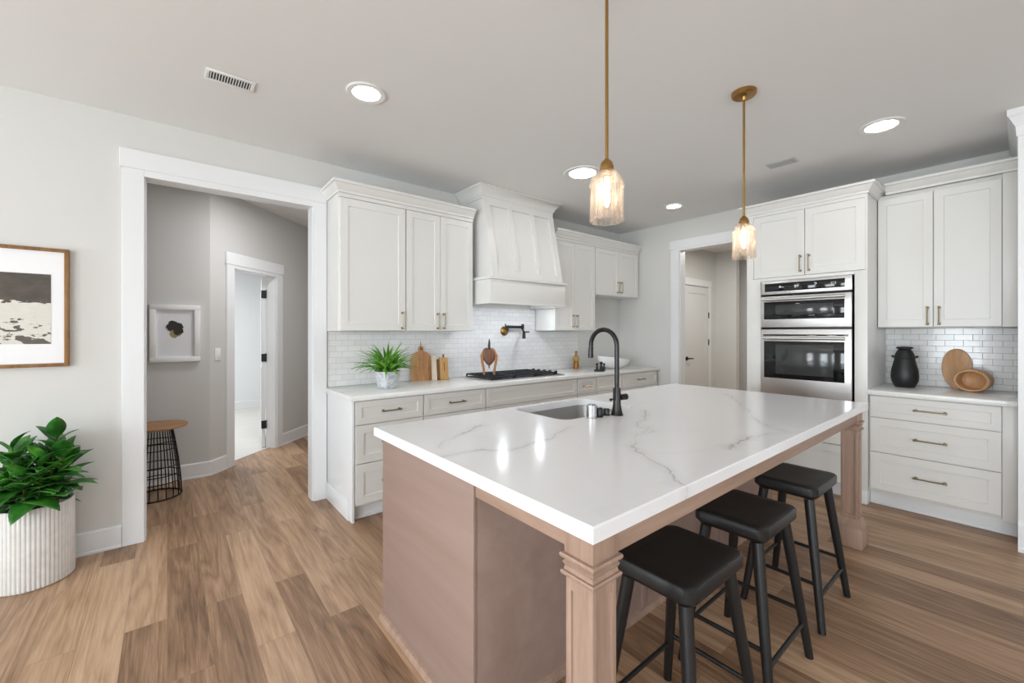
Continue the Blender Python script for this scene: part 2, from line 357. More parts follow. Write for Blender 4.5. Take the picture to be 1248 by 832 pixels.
def obj(name, bm, mat, parent=None, smooth=True):
    """meshes are drawn in world coordinates; the origin goes to the parent's base or to the mesh's own base"""
    if parent is not None:
        r = parent
        while r.parent: r = r.parent
        o0 = Vector(r.location)
    else:
        xs = [v.co for v in bm.verts]
        lo = Vector((min(v.x for v in xs), min(v.y for v in xs), min(v.z for v in xs))); hi = Vector((max(v.x for v in xs), max(v.y for v in xs), 0))
        o0 = Vector(((lo.x + hi.x) / 2, (lo.y + hi.y) / 2, lo.z))
    bm.transform(Matrix.Translation(-o0))
    o = bpy.data.objects.new(name, finish(bm, name, mat, smooth)); COL.objects.link(o)
    if parent is None: o.location = o0
    else: o.parent = parent
    return o
def tag(o, label, cat, group=None):
    o['label'] = label; o['category'] = cat
    if group: o['group'] = group
    return o
def thing(name, label, cat, loc, group=None):
    o = bpy.data.objects.new(name, None); COL.objects.link(o); o.location = loc; o.empty_display_size = 0.1
    return tag(o, label, cat, group)
def struct(name, bm, mat, parent=None, smooth=False):
    o = obj(name, bm, mat, parent, smooth)
    if parent is None: o['kind'] = 'structure'
    return o
def dup(root, dx, dy, dz, label):
    r = root.copy(); COL.objects.link(r); r.location = Vector(root.location) + Vector((dx, dy, dz)); r['label'] = label
    for ch in root.children:
        c = ch.copy(); COL.objects.link(c); c.parent = r
        for g in ch.children:
            d = g.copy(); COL.objects.link(d); d.parent = c
    return r

# ================================================================== the setting
H = 2.77; WY = 3.67; RX = 5.0; LX = -4.2; BY = -4.3; T = 0.12
struct('floor', box(nb(), -4.4, 10.5, -4.5, 9.2, -0.1, 0.0), M['floor'])
struct('ceiling', box(nb(), -4.4, 10.5, -4.5, 9.2, H, H + 0.1), M['ceiling'])
# range wall with the wide cased opening (x -0.12 .. 0.92)
OX0, OX1, OZ = -0.12, 0.92, 2.40
b = nb(); box(b, LX, OX0 - .001, WY, WY + T, 0, H); box(b, OX1 + .001, 5.12, WY, WY + T, 0, H); box(b, OX0 - .001, OX1 + .001, WY, WY + T, OZ + .001, H)
struct('wall_back', b, M['wall'])
# oven wall with the passage opening (y 1.90 .. 2.76)
PY0, PY1, PZ = 1.90, 2.76, 2.41
b = nb(); box(b, RX, RX + T, BY, PY0 - .001, 0, H); box(b, RX, RX + T, PY1 + .001, WY, 0, H); box(b, RX, RX + T, PY0 - .001, PY1 + .001, PZ + .001, H)
struct('wall_right', b, M['wall'])
# left wall and rear wall with windows
def wall_with_windows(axis, at0, at1, lo, hi, wins):
    b = nb()
    def seg(a, c, z0, z1):
        if axis == 'x': box(b, at0, at1, a, c, z0, z1)
        else: box(b, a, c, at0, at1, z0, z1)
    seg(lo, hi, 0, WZ0); seg(lo, hi, WZ1, H); p = lo
    for a, c in wins: seg(p, a, WZ0, WZ1); p = c
    seg(p, hi, WZ0, WZ1); return b
struct('wall_left', wall_with_windows('x', LX - T, LX, BY - T, WY + T, WIN_L), M['wall'])
struct('wall_front', wall_with_windows('y', BY - T, BY, LX, RX + T, WIN_R), M['wall'])
wn = 0
def window(axis, at, a, c):
    global wn; wn += 1
    def B(b, p0, p1, q0, q1, z0, z1):
        if axis == 'x': box(b, q0, q1, p0, p1, z0, z1, 0.003)
        else: box(b, p0, p1, q0, q1, z0, z1, 0.003)
    b = nb(); w = .06; q0, q1 = at - .06, at + .02
    B(b, a, a + w, q0, q1, WZ0, WZ1); B(b, c - w, c, q0, q1, WZ0, WZ1); B(b, a + w, c - w, q0, q1, WZ0, WZ0 + w); B(b, a + w, c - w, q0, q1, WZ1 - w, WZ1)
    B(b, (a + w), (c - w), at - .03, at + .0, 1.36, 1.40)
    f = struct('window_%d' % wn, b, M['trim'])
    b = nb(); B(b, a - .02, c + .02, at, at + .09, WZ0 - .04, WZ0 - .001); struct('window_sill', b, M['trim'], f)
    b = nb(); B(b, a + w, c - w, at - .02, at - .015, WZ0 + w, 1.359); B(b, a + w, c - w, at - .02, at - .015, 1.401, WZ1 - w); struct('window_pane', b, M['pane'], f)
for a, c in WIN_L: window('x', LX, a, c)
for a, c in WIN_R: window('y', BY, a, c)  # unseen windows, put in to let fill light in from the rear
# wall stub at the right edge with its capital
b = nb(); box(b, 4.135, RX, -0.4, 0.024, 0, H); struct('wall_stub', b, M['trim'])
b = nb(); sweep(b, [(RX, 0.024), (4.135, 0.024), (4.135, -0.4)], [(0, -.001), (0, -.17), (.006, -.17), (.010, -.11), (.036, -.05), (.045, -.04), (.045, -.001)], H); struct('trim_1', b, M['trim'])
# baseboards
BB = [(0, 0), (0.018, 0), (0.018, 0.012), (0.014, 0.02), (0.014, 0.13), (0.009, 0.14), (0, 0.14)]
def base(name, path):
    b = nb(); sweep(b, path, BB); return struct(name, b, M['trim'])
base('baseboard_back', [(LX, WY), (-0.226, WY)])
b = nb(); sweep(b, [(4.135, 0.024), (4.135, -0.4)], [(0, 0), (.03, 0), (.03, .02), (.02, .03), (.02, .16), (.008, .185), (0, .185)]); struct('baseboard_pillar', b, M['trim'])
base('baseboard_passage', [(RX, WY - .001), (RX, 2.872)])
# casing of the wide opening + jamb lining
b = nb()
box(b, -0.224, OX0 + .004, WY - .02, WY, 0, 2.43, .002); box(b, OX1 - .004, 1.018, WY - .02, WY, 0, 2.43, .002)
box(b, -0.236, 1.018, WY - .026, WY, 2.43, 2.552, .003)
box(b, OX0 - .001, OX0 + .012, WY + .0001, WY + T, 0, OZ); box(b, OX1 - .012, OX1 + .001, WY + .0001, WY + T, 0, OZ); box(b, OX0 + .0121, OX1 - .0121, WY + .0001, WY + T, OZ - .012, OZ + .001)
box(b, OX0 + .0041, OX1 - .0041, WY - .02, WY, OZ - .012, 2.4299)
struct('trim_2', b, M['trim'])
# casing of the passage
b = nb()
box(b, RX - .02, RX, PY1 - .004, 2.868, 0, 2.42, .002); box(b, RX - .02, RX, PY0 - .1, PY0 + .004, 0, 2.42, .002)
box(b, RX - .026, RX, PY0 - .11, 2.882, 2.42, 2.53, .003)
box(b, RX + .0001, RX + T, PY1 - .012, PY1 + .001, 0, PZ); box(b, RX + .0001, RX + T, PY0 - .001, PY0 + .012, 0, PZ); box(b, RX + .0001, RX + T, PY0 + .0121, PY1 - .0121, PZ - .012, PZ + .001); box(b, RX - .02, RX, PY0 + .0041, PY1 - .0041, PZ - .012, 2.4199)
struct('trim_3', b, M['trim'])
# ---- hall beyond the wide opening: back wall, slanted wall with a door, bedroom
HY = 4.95; P0 = Vector((0.317, HY))
RM = Matrix.Translation((P0.x, P0.y, 0)) @ Matrix.Rotation(PI / 4, 4, 'Z')     # s along the slanted wall, -t towards the room
def sl(b, s0, s1, t0, t1, z0, z1, bev=0): return box(b, s0, s1, t0, t1, z0, z1, bev, 2, RM)
struct('wall_hall', box(nb(), -2.0, P0.x - .0, HY, HY + T, 0, H), M['hallwall'])
S0, S1, SZ = 0.29, 0.965, 2.04
b = nb(); sl(b, 0.0, S0, 0, T, 0, H); sl(b, S1, 2.4, 0, T, 0, H); sl(b, S0, S1, 0, T, SZ, H)
struct('wall_slanted', b, M['hallwall'])
b = nb(); box(b, -2.12, -2.0, WY + T, HY + T, 0, H); struct('wall_hall_left', b, M['hallwall'])
b = nb(); box(b, 2.0, 2.12, WY + T, 6.75, 0, H); struct('wall_hall_right', b, M['hallwall'])
b = nb(); sweep(b, [(-2.0, HY), (P0.x, P0.y), tuple((RM @ Vector((S0 - .1, 0, 0)))[:2])], BB); struct('baseboard_hall', b, M['trim'])
b = nb(); sweep(b, [tuple((RM @ Vector((S1 + .1, 0, 0)))[:2]), tuple((RM @ Vector((2.35, 0, 0)))[:2])], BB); struct('baseboard_slanted', b, M['trim'])
b = nb(); sl(b, S0 - .1, S0 + .002, -.018, 0, 0, 2.06, .002); sl(b, S1 - .002, S1 + .1, -.018, 0, 0, 2.06, .002); sl(b, S0 - .112, S1 + .112, -.024, 0, 2.06, 2.18, .003)
sl(b, S0, S0 + .014, 0, T, 0, SZ); sl(b, S1 - .014, S1, 0, T, 0, SZ); sl(b, S0 + .0141, S1 - .0141, 0.0001, T, SZ - .014, SZ); sl(b, S0 + .0021, S1 - .0021, -.018, 0, SZ - .014, 2.0599)
struct('trim_4', b, M['trim'])
# open bedroom door, swung into the bedroom
hp = RM @ Vector((S1 - .02, T + .005, 0)); DM = Matrix.Translation(hp) @ Matrix.Rotation(math.radians(82.2), 4, 'Z')
b = nb(); box(b, 0, .64, .0, .036, 0.012, 2.02, .002, 2, DM)
for z0, z1 in ((.25, .95), (1.1, 1.85)): box(b, .1, .54, .034, .042, z0, z1, .003, 1, DM)
d1 = struct('door_1', b, M['trim'])
for z in (0.28, 1.07, 1.82):
    b = nb(); box(b, -.016, .006, -.004, .04, z - .045, z + .045, .002, 1, DM); cyl(b, DM @ Vector((-.012, -.008, z - .05)), DM @ Vector((-.012, -.008, z + .05)), .007, seg=10)
    o = struct('hinge', b, M['blackmetal'], d1); o['label'] = 'black door hinge'
# bedroom shell
b = nb(); box(b, -3.0, 1.62, 8.9, 9.0, 0, H); struct('wall_bedroom', b, M['trim'])
b = nb(); box(b, 1.5, 1.6, 6.4, 8.9, 0, H); struct('wall_bedroom_right', b, M['trim'])
b = nb(); box(b, -3.1, -3.0, HY + T, 9.0, 0, H); struct('wall_bedroom_left', b, M['trim'])
base('baseboard_bedroom', [(-3.0, 8.9), (1.5, 8.9)])
b = nb(); PA = [RM @ Vector((s, T * .5, 0)) for s in (0.0, 1.75)]
f = [b.verts.new((x, y, 0.004)) for x, y in ((-2.99, HY + T), (PA[0].x, HY + T), (PA[1].x, PA[1].y), (1.5, 8.89), (-2.99, 8.89))]
g2 = [b.verts.new((v.co.x, v.co.y, 0.0)) for v in f]
b.faces.new(f); b.faces.new(g2[::-1])
for i in range(5): b.faces.new((g2[i], g2[(i + 1) % 5], f[(i + 1) % 5], f[i]))
struct('floor_bedroom', b, M['palefloor'])
# ---- passage beyond the oven wall
b = nb(); box(b, 5.12, 8.05, 3.45, 3.57, 0, H); struct('wall_passage', b, M['wall'])
b = nb(); box(b, 7.47, 7.59, 3.10, 3.449, 0, H); struct('wall_passage_end', b, M['wall'])
b = nb(); box(b, 7.95, 8.05, 1.0, 3.449, 0, H); struct('wall_passage_far', b, M['hallwall'])
b = nb(); box(b, 5.12, 8.05, 0.9, 1.0, 0, H); struct('wall_passage_right', b, M['hallwall'])
b = nb(); DX0, DX1, DZ = 6.36, 7.17, 2.12
box(b, DX0 - .1, DX0 - .004, 3.43, 3.45, 0, DZ + .02, .002); box(b, DX1 + .004, DX1 + .1, 3.43, 3.45, 0, DZ + .02, .002); box(b, DX0 - .11, DX1 + .11, 3.425, 3.45, DZ + .02, DZ + .13, .003)
struct('trim_5', b, M['trim'])
def shaker(b, x0, x1, z0, z1, yf, th=.02, rail=.06, rec=.007, place=None):
    """frame-and-panel front lying in the XZ plane, facing -Y at yf (place maps it elsewhere)"""
    t = bmesh.new()
    rx = min(rail, (x1 - x0) * .3); rz = min(rail, (z1 - z0) * .3)
    def ring(x0, x1, z0, z1, y): return [t.verts.new(p) for p in ((x0, y, z0), (x1, y, z0), (x1, y, z1), (x0, y, z1))]
    e = .0015
    R = [ring(x0, x1, z0, z1, yf + th), ring(x0, x1, z0, z1, yf + e), ring(x0 + e, x1 - e, z0 + e, z1 - e, yf), ring(x0 + rx, x1 - rx, z0 + rz, z1 - rz, yf),
         ring(x0 + rx + .002, x1 - rx - .002, z0 + rz + .002, z1 - rz - .002, yf + rec)]
    for A, B in zip(R, R[1:]):
        for k in range(4): t.faces.new((A[k], A[(k + 1) % 4], B[(k + 1) % 4], B[k]))
    t.faces.new(R[0]); t.faces.new(R[-1])
    merge(b, t, place); return b
b = nb(); shaker(b, DX0, DX1, 0.012, DZ, 3.428, .02, .11, .008)
d2 = struct('door_2', b, M['door'])
for z in (.3, 1.2, 1.66):
    b = nb(); box(b, DX1 - .012, DX1 + .012, 3.42, 3.432, z - .05, z + .05, .001); o = struct('hinge', b, M['blackmetal'], d2); o['label'] = 'black door hinge'
b = nb(); cyl(b, (DX0 + .07, 3.428, .95), (DX0 + .07, 3.416, .95), .032, seg=20); cyl(b, (DX0 + .07, 3.418, .95), (DX0 + .07, 3.37, .95), .011, seg=12)
tube(b, [(DX0 + .07, 3.372, .95), (DX0 + .12, 3.37, .952), (DX0 + .19, 3.374, .945)], [.011, .010, .008], 10)
box(b, DX0 - .02, DX0 + .004, 3.42, 3.43, .9, 1.0, .002)
o = struct('door_handle', b, M['blackmetal'], d2); o['label'] = 'black lever handle'

# ================================================================== cabinet builders
ID = Matrix.Identity(4)
# front of the oven wall: local (x -> along -Y, y -> depth +X)
def ovn(xf): return Matrix(((0, 1, 0, xf), (-1, 0, 0, 0), (0, 0, 1, 0), (0, 0, 0, 1)))   # local x = -world y, local y=0 lies at world x = xf
def handle(parent, c, along, out, length=.14, mat='pull', label=None):
    b = nb(); c = Vector(c); a = Vector(along); o = Vector(out)
    h = length / 2
    pts = [c + a * (h * t) + o * (.028 + .004 * (1 - abs(t))) for t in (-1, -.8, 0, .8, 1)]
    tube(b, pts, [.0068, .0054, .0050, .0054, .0068], 10)
    for sgn in (-1, 1):
        q = c + a * (h * .9 * sgn)
        cyl(b, q, q + o * .028, .0058, .0045, 10); cyl(b, q, q + o * .004, .010, .008, 12)
        cyl(b, c + a * (h * sgn * .93) + o * .028, c + a * (h * sgn * 1.06) + o * .028, .0075, .0062, 12)
    x = obj('handle', b, M[mat], parent); x['label'] = 'slim champagne metal bar pull' if not label else label
    return x
def front(parent, name, x0, x1, z0, z1, yf, hd=None, rail=.06, place=None, length=.14):
    """door or drawer front; hd: None, 'c' (drawer pull) or ('l'|'r', z) vertical pull"""
    d = obj(name, shaker(nb(), x0, x1, z0, z1, yf, .02, rail, .007, place), M['cab'], parent)
    pm = place or ID; R3 = pm.to_3x3()
    if hd == 'c': handle(d, pm @ Vector(((x0 + x1) / 2, yf, (z0 + z1) / 2)), R3 @ Vector((1, 0, 0)), R3 @ Vector((0, -1, 0)), length)
    elif hd:
        hx = x0 + .03 if hd[0] == 'l' else x1 - .03
        handle(d, pm @ Vector((hx, yf, hd[1])), Vector((0, 0, 1)), R3 @ Vector((0, -1, 0)), length)
    return d
def pbox(b, place, *a, **k): return box(b, *a, mat=place, **k)
CROWN = [(0, 0), (-.008, 0), (-.008, .018), (-.016, .024), (-.042, .062), (-.055, .066), (-.055, .084), (0, .084)]

# ================================================================== range wall: lower run
CF = 3.02            # counter front
FY = 3.045           # drawer front plane
def lower(label, x0, x1, fronts, left=False):
    t = thing('base_cabinet', label, 'cabinet', ((x0 + x1) / 2, 3.36, 0), 'white base cabinets under the range counter')
    b = nb(); box(b, x0, x1, FY + .0205, WY - .012, .105, .876, .001); box(b, x0 + (.0 if left else 0), x1, FY + .085, WY - .012, 0.0, .104)
    obj('body', b, M['cab'], t)
    b = nb(); box(b, x0, x1, FY + .068, FY + .084, 0, .1035, .001); box(b, x0, x1, FY + .056, FY + .068, 0, .02, .004); obj('toe_kick', b, M['trim'], t)
    for f in fronts: front(t, *f)
    return t
t = lower('white three-drawer base cabinet at the left end of the range counter, beside the wide doorway', 1.04, 1.585,
      [('drawer', 1.046, 1.580, .700, .868, FY, 'c', .045), ('drawer', 1.046, 1.580, .418, .694, FY, 'c'), ('drawer', 1.046, 1.580, .122, .412, FY, 'c')], True)
b = nb(); box(b, 1.022, 1.0395, FY + .005, WY - .001, .0, .876, .001); box(b, 1.012, 1.022, FY + .07, WY - .03, 0, .14, .003); obj('side_panel', b, M['trim'], t)
lower('white base cabinet, second from the left, between the end drawers and the cooktop cabinet', 1.587, 2.198,
      [('drawer', 1.592, 2.193, .700, .868, FY, 'c', .045), ('drawer', 1.592, 2.193, .418, .694, FY, 'c'), ('drawer', 1.592, 2.193, .122, .412, FY, 'c')])
lower('wide white base cabinet with a long plain front under the cooktop', 2.2, 3.405,
      [('panel', 2.205, 3.400, .700, .868, FY, None, .045), ('door', 2.205, 2.800, .122, .694, FY, ('r', .6)), ('door', 2.805, 3.400, .122, .694, FY, ('l', .6))])
lower('white base cabinet just right of the cooktop cabinet, with a single pull', 3.407, 3.73,
      [('drawer', 3.412, 3.725, .700, .868, FY, 'c', .045), ('door', 3.412, 3.725, .122, .694, FY, ('l', .6))])
lower('narrow white base cabinet with no pull on its top front, behind the tap', 3.732, 4.20,
      [('panel', 3.737, 4.195, .700, .868, FY, None, .045), ('door', 3.737, 4.195, .122, .694, FY, ('r', .6))])
lower('white base cabinet in the right corner of the range counter, by the white bowl', 4.202, 4.985,
      [('drawer', 4.207, 4.950, .700, .868, FY, 'c', .045), ('door', 4.207, 4.576, .122, .694, FY, ('r', .6)), ('door', 4.58, 4.950, .122, .694, FY, ('l', .6))])
b = nb(); box(b, 1.0, 4.985, CF, WY - .001, .877, .914, .004)
tag(obj('countertop', b, M['quartz2']), 'long white stone countertop running along the range wall', 'countertop')
# tiles of the range wall
b = nb(); box(b, 1.03, 4.11, WY - .010, WY - .0005, .9145, 1.378); box(b, 2.268, 3.352, WY - .010, WY - .0005, 1.378, 1.63)
tag(obj('backsplash', b, M['tile_x']), 'white subway tile backsplash on the range wall behind the cooktop', 'backsplash')
# uppers
UY = 3.34
def upper(label, x0, x1, z0, z1, doors, group, filler=None):
    t = thing('wall_cabinet', label, 'cabinet', ((x0 + x1) / 2, 3.5, z0), group)
    b = nb(); box(b, x0, x1, UY + .0205, WY - .011, z0, z1, .001)
    box(b, x0 + .0, x1 - .0, UY + .003, UY + .0205, z1 - .03, z1, .0)
    obj('body', b, M['cab'], t)
    for d in doors: front(t, 'door', *d)
    return t
GU = 'white wall cabinets on the range wall'
upper('white single-door wall cabinet nearest the wide doorway, above the small plant', 1.02, 1.572, 1.38, 2.45, [(1.03, 1.568, 1.385, 2.415, UY, ('r', 1.47))], GU)
upper('white double-door wall cabinet just left of the range hood', 1.573, 2.262, 1.38, 2.45, [(1.579, 1.905, 1.385, 2.415, UY, ('r', 1.47), .055), (1.909, 2.256, 1.385, 2.415, UY, ('l', 1.47), .055)], GU)
upper('tall white double-door wall cabinet just right of the range hood', 3.358, 4.066, 1.39, 2.45, [(3.364, 3.69, 1.395, 2.415, UY, ('r', 1.50), .055), (3.694, 4.06, 1.395, 2.415, UY, ('l', 1.50), .055)], GU)
upper('short white double-door wall cabinet in the corner over the empty alcove', 4.068, 4.985, 1.835, 2.45, [(4.074, 4.545, 1.84, 2.415, UY, ('r', 1.95), .055), (4.549, 4.97, 1.84, 2.415, UY, ('l', 1.95), .055)], GU)
b = nb(); sweep(b, [(1.02, WY - .001), (1.02, UY), (2.262, UY)][::1], [(-o, u) for o, u in CROWN] if False else [(o * -1, u) for o, u in CROWN], 2.451)
tag(obj('crown_molding', b, M['cab']), 'white crown molding topping the wall cabinets left of the range hood', 'molding')
b = nb(); sweep(b, [(3.358, UY), (4.985, UY)], [(o * -1, u) for o, u in CROWN], 2.451)
tag(obj('crown_molding', b, M['cab']), 'white crown molding topping the wall cabinets right of the range hood', 'molding')

# ================================================================== range hood
HX0, HX1 = 2.30, 3.29
t = thing('range_hood', 'tapered white wooden range hood with three panels, reaching the ceiling above the cooktop', 'range hood', (2.795, 3.4, 1.635))
b = nb(); box(b, HX0, HX1, 3.115, 3.13, 1.64, 1.865, .002); box(b, HX0, HX0 + .015, 3.13, WY - .011, 1.64, 1.865); box(b, HX1 - .015, HX1, 3.13, WY - .011, 1.64, 1.865)
box(b, HX0 + .015, HX1 - .015, 3.13, WY - .011, 1.70, 1.86)
obj('apron', b, M['cab'], t)
b = nb(); box(b, HX0 - .02, HX1 + .02, 3.095, WY - .011, 1.866, 1.892, .005); box(b, HX0 - .004, HX1 + .008, 3.108, 3.1148, 1.636, 1.656, .002); obj('ledge', b, M['cab'], t)
bx0, bx1 = 2.33, 3.26; yb, yt, zb, zt = 3.135, 3.29, 1.893, 2.66
b = nb(); prism(b, [(yb, zb), (yt, zt), (yt, H - .001), (WY - .011, H - .001), (WY - .011, zb)], lambda y, z: (bx0, y, z), lambda y, z: (bx1, y, z)); obj('body', b, M['cab'], t)
# stiles and rails lying on the sloped face
dv = Vector((0, yt - yb, zt - zb)); L = dv.length; ang = math.atan2(dv.y, dv.z)
FM = Matrix.Translation((bx0, yb, zb)) @ Matrix.Rotation(-ang, 4, 'X')
b = nb(); w = bx1 - bx0
for s0, s1, z0, z1 in ((0, .075, 0, L), (w - .075, w, 0, L), (w / 3 - .02, w / 3 + .035, .0701, L - .0701), (2 * w / 3 - .035, 2 * w / 3 + .02, .0701, L - .0701), (.0751, w - .0751, 0, .07), (.0751, w - .0751, L - .07, L)):
    box(b, s0, s1, -.016, 0.0, z0, z1, .0015, 1, FM)
obj('frame', b, M['cab'], t)
b = nb(); sweep(b, [(bx0, WY - .012), (bx0, yt), (bx1, yt), (bx1, WY - .012)], [(0, 0), (.012, 0), (.012, .02), (.02, .026), (.026, .05), (.07, .10), (.08, .104), (.08, H - .001 - 2.655), (0, H - .001 - 2.655)], 2.655); obj('crown', b, M['cab'], t)
b = nb(); box(b, HX0 + .04, HX1 - .04, 3.16, 3.62, 1.685, 1.6995, .003)
for k in range(18): box(b, HX0 + .10 + k * .045, HX0 + .115 + k * .045, 3.22, 3.58, 1.680, 1.685)
o = obj('filter_insert', b, M['steel'], t); o['label'] = 'steel filter insert'
for x in (2.55, 3.04):
    b = nb(); cyl(b, (x, 3.24, 1.6849), (x, 3.24, 1.676), .035, seg=24); o = obj('lamp', b, M['hoodlamp'], t); o['label'] = 'lit hood lamp'

# ================================================================== oven wall
XF = 4.31
OV = ovn(XF)
t = thing('tall_cabinet', 'tall white oven cabinet with two upper doors, standing around the built-in oven', 'cabinet', (4.65, 1.24, 0))
b = nb(); Y0, Y1 = .79, 1.69
box(b, XF + .021, RX - .001, Y0, Y0 + .02, 0, 2.48); box(b, XF + .021, RX - .001, Y1 - .02, Y1, 0, 2.48); box(b, XF + .021, RX - .002, Y0 + .02, Y1 - .02, 2.46, 2.48); box(b, XF + .021, RX - .002, Y0 + .02, Y1 - .02, 1.86, 1.88)
box(b, RX - .02, RX - .002, Y0 + .02, Y1 - .02, 0, 2.46); box(b, XF + .021, RX - .021, Y0 + .02, Y1 - .02, .69, .705)
obj('body', b, M['cab'], t)
b = nb(); box(b, XF, XF + .02, Y0, .872, .105, 1.868, .001); box(b, XF, XF + .02, 1.568, Y1, .105, 1.868, .001); box(b, XF, XF + .02, .8721, 1.5679, 1.842, 1.868, .001); box(b, XF, XF + .02, .8721, 1.5679, .66, .708, .001)
box(b, XF, XF + .02, Y0, .803, 1.868, 2.48, .0); box(b, XF, XF + .02, 1.632, Y1, 1.868, 2.48, .0)
box(b, XF, XF + .02, .8031, 1.6319, 2.452, 2.48)
obj('face_frame', b, M['cab'], t)
b = nb(); box(b, XF - .012, XF + .02, Y0 - .0, .872, 0, .104, .002); box(b, XF - .012, XF + .02, 1.6, Y1, 0, .104, .002); box(b, XF + .07, XF + .085, .8721, 1.6, 0, .104); obj('toe_kick', b, M['trim'], t)
front(t, 'door', -1.630, -1.219, 1.874, 2.45, 0, ('r', 1.975), .06, OV)
front(t, 'door', -1.215, -.804, 1.874, 2.45, 0, ('l', 1.975), .06, OV)
front(t, 'drawer', -1.566, -.874, .435, .655, 0, 'c', .06, OV)
front(t, 'panel', -1.566, -.874, .12, .43, 0, None, .06, OV)
b = nb(); sweep(b, [(RX - .003, Y1), (XF, Y1), (XF, Y0), (RX - .003, Y0)], [(o, u) for o, u in CROWN] if False else [(-o, u) for o, u in CROWN], 2.481)
tag(obj('crown_molding', b, M['cab']), 'white crown molding topping the tall oven cabinet', 'molding')
# built-in combination oven
ox = XF - .022; oy0, oy1 = .884, 1.556
t = thing('wall_oven', 'built-in stainless double wall oven with black glass doors', 'oven', (4.5, 1.22, .71))
b = nb(); box(b, XF - .004, XF + .45, oy0 + .002, oy1 - .002, .712, 1.838, .002); obj('body', b, M['blackmetal'], t)
b = nb(); box(b, ox, XF - .0045, oy0, oy1, 1.716, 1.838, .003); cp = obj('control_panel', b, M['steel'], t)
b = nb(); box(b, ox - .003, ox - .0002, oy0 + .045, oy1 - .03, 1.742, 1.815, .001); gp = obj('glass', b, M['ovenglass'], cp); gp['label'] = 'black glass control strip'
def door_unit(z0, z1, hz, gz0, gz1):
    b = nb(); box(b, ox - .012, XF - .0045, oy0, oy1, z0, z1, .003); d = obj('door', b, M['steel'], t)
    b = nb(); box(b, ox - .015, ox - .0122, oy0 + .045, oy1 - .028, gz0, gz1, .001); w = obj('glass', b, M['ovenglass'], d); w['label'] = 'black glass of the oven door'
    b = nb(); box(b, ox - .018, ox - .0151, oy0 + .12, oy1 - .125, gz0 + .04, gz1 - .028, .001); w = obj('window', b, M['ovenwin'], d); w['label'] = 'grey viewing window'
    b = nb(); tube(b, [(ox - .055, oy0 + .035, hz), (ox - .055, oy1 - .03, hz)], .013, 14)
    for y in (oy0 + .06, oy1 - .055): box(b, ox - .052, ox - .0122, y - .012, y + .012, hz - .009, hz + .009, .002)
    h = obj('handle', b, M['steel'], d); h['label'] = 'steel bar handle'
    return d
door_unit(1.415, 1.696, 1.668, 1.488, 1.646)
d_ = door_unit(.718, 1.396, 1.318, .955, 1.290)
b = nb(); box(b, ox - .0145, ox - .0122, oy0 + .02, oy1 - .02, 1.338, 1.352, .0005); o = obj('recess_shade_strip', b, M['ovenglass'], d_); o['label'] = 'dark strip drawn as recess shade above the handle'  # flat dark strip on the door face, standing in for a shaded recess
# small readouts on the control strip: dial, keys, arrow, clock digits
def dsp(b, yc, zc, w, h): box(b, ox - .0042, ox - .0031, yc - w / 2, yc + w / 2, zc - h / 2, zc + h / 2)
b = nb(); lathe(b, [(.010, 0), (.010, .001), (.007, .001), (.007, 0)], (ox - .0042, 1.40, 1.781), 20, Matrix.Rotation(PI / 2, 4, 'Y'), False, False); dsp(b, 1.380, 1.777, .022, .005); obj('dial_symbol', b, M['display'], gp)
b = nb(); dsp(b, 1.272, 1.784, .034, .009); dsp(b, 1.281, 1.773, .012, .0135); dsp(b, 1.262, 1.775, .007, .0095); obj('key_symbol', b, M['display'], gp)
b = nb(); prism(b, [(-.010, .016), (.006, .016), (.010, .011), (.010, .004), (.002, -.002), (.002, -.007), (-.004, -.007), (-.004, .001), (.003, .006), (.003, .011), (-.010, .011)], lambda y, z: (ox - .0042, 1.132 - y, 1.782 + z), lambda y, z: (ox - .0031, 1.132 - y, 1.782 + z)); obj('question_symbol', b, M['display'], gp)
b = nb()
for y in (1.02, .99): dsp(b, y, 1.782, .003, .020)
for z in (1.7915, 1.7825, 1.7735): dsp(b, 1.005, z, .0285, .0022)
obj('clock_symbol', b, M['display'], gp)

# right base cabinet
XB = 4.33; RB = ovn(XB)
t = thing('base_cabinet', 'white three-drawer base cabinet at the far right, beside the oven cabinet', 'cabinet', (4.65, .41, 0))
b = nb(); box(b, XB + .0205, RX - .002, .026, .788, .105, .876, .001); box(b, XB + .085, RX - .002, .026, .788, 0, .104); obj('body', b, M['cab'], t)
b = nb(); box(b, XB + .004, XB + .0203, .026, .092, .105, .876, .001); obj('filler', b, M['cab'], t)
b = nb(); box(b, XB + .07, XB + .0849, .026, .788, 0, .104, .001); box(b, XB + .058, XB + .07, .026, .788, 0, .02, .004); obj('toe_kick', b, M['trim'], t)
for z0, z1 in ((.703, .868), (.43, .697), (.135, .424)): front(t, 'drawer', -.778, -.096, z0, z1, 0, 'c', .06 if z1 < .8 else .045, RB, .17)
b = nb(); box(b, 4.30, RX - .001, .0255, .789, .877, .914, .004)
tag(obj('countertop', b, M['quartz2']), 'short white stone countertop at the far right, beside the oven cabinet', 'countertop')
b = nb(); box(b, RX - .010, RX - .0005, .0255, .7885, .9145, 1.408)
tag(obj('backsplash', b, M['tile_y']), 'glossy white subway tile backsplash at the far right, behind the black jug', 'backsplash')
XU = 4.65; RU = ovn(XU)
t = thing('wall_cabinet', 'white double-door wall cabinet at the far right, above the black jug', 'cabinet', (4.82, .41, 1.41))
b = nb(); box(b, XU + .0205, RX - .011, .026, .788, 1.41, 2.515, .001); obj('body', b, M['cab'], t)
b = nb(); box(b, XU + .004, XU + .0203, .026, .098, 1.41, 2.515, .001); obj('filler', b, M['cab'], t)
front(t, 'door', -.784, -.454, 1.415, 2.48, 0, ('r', 1.50), .055, RU); front(t, 'door', -.449, -.102, 1.415, 2.48, 0, ('l', 1.50), .055, RU)
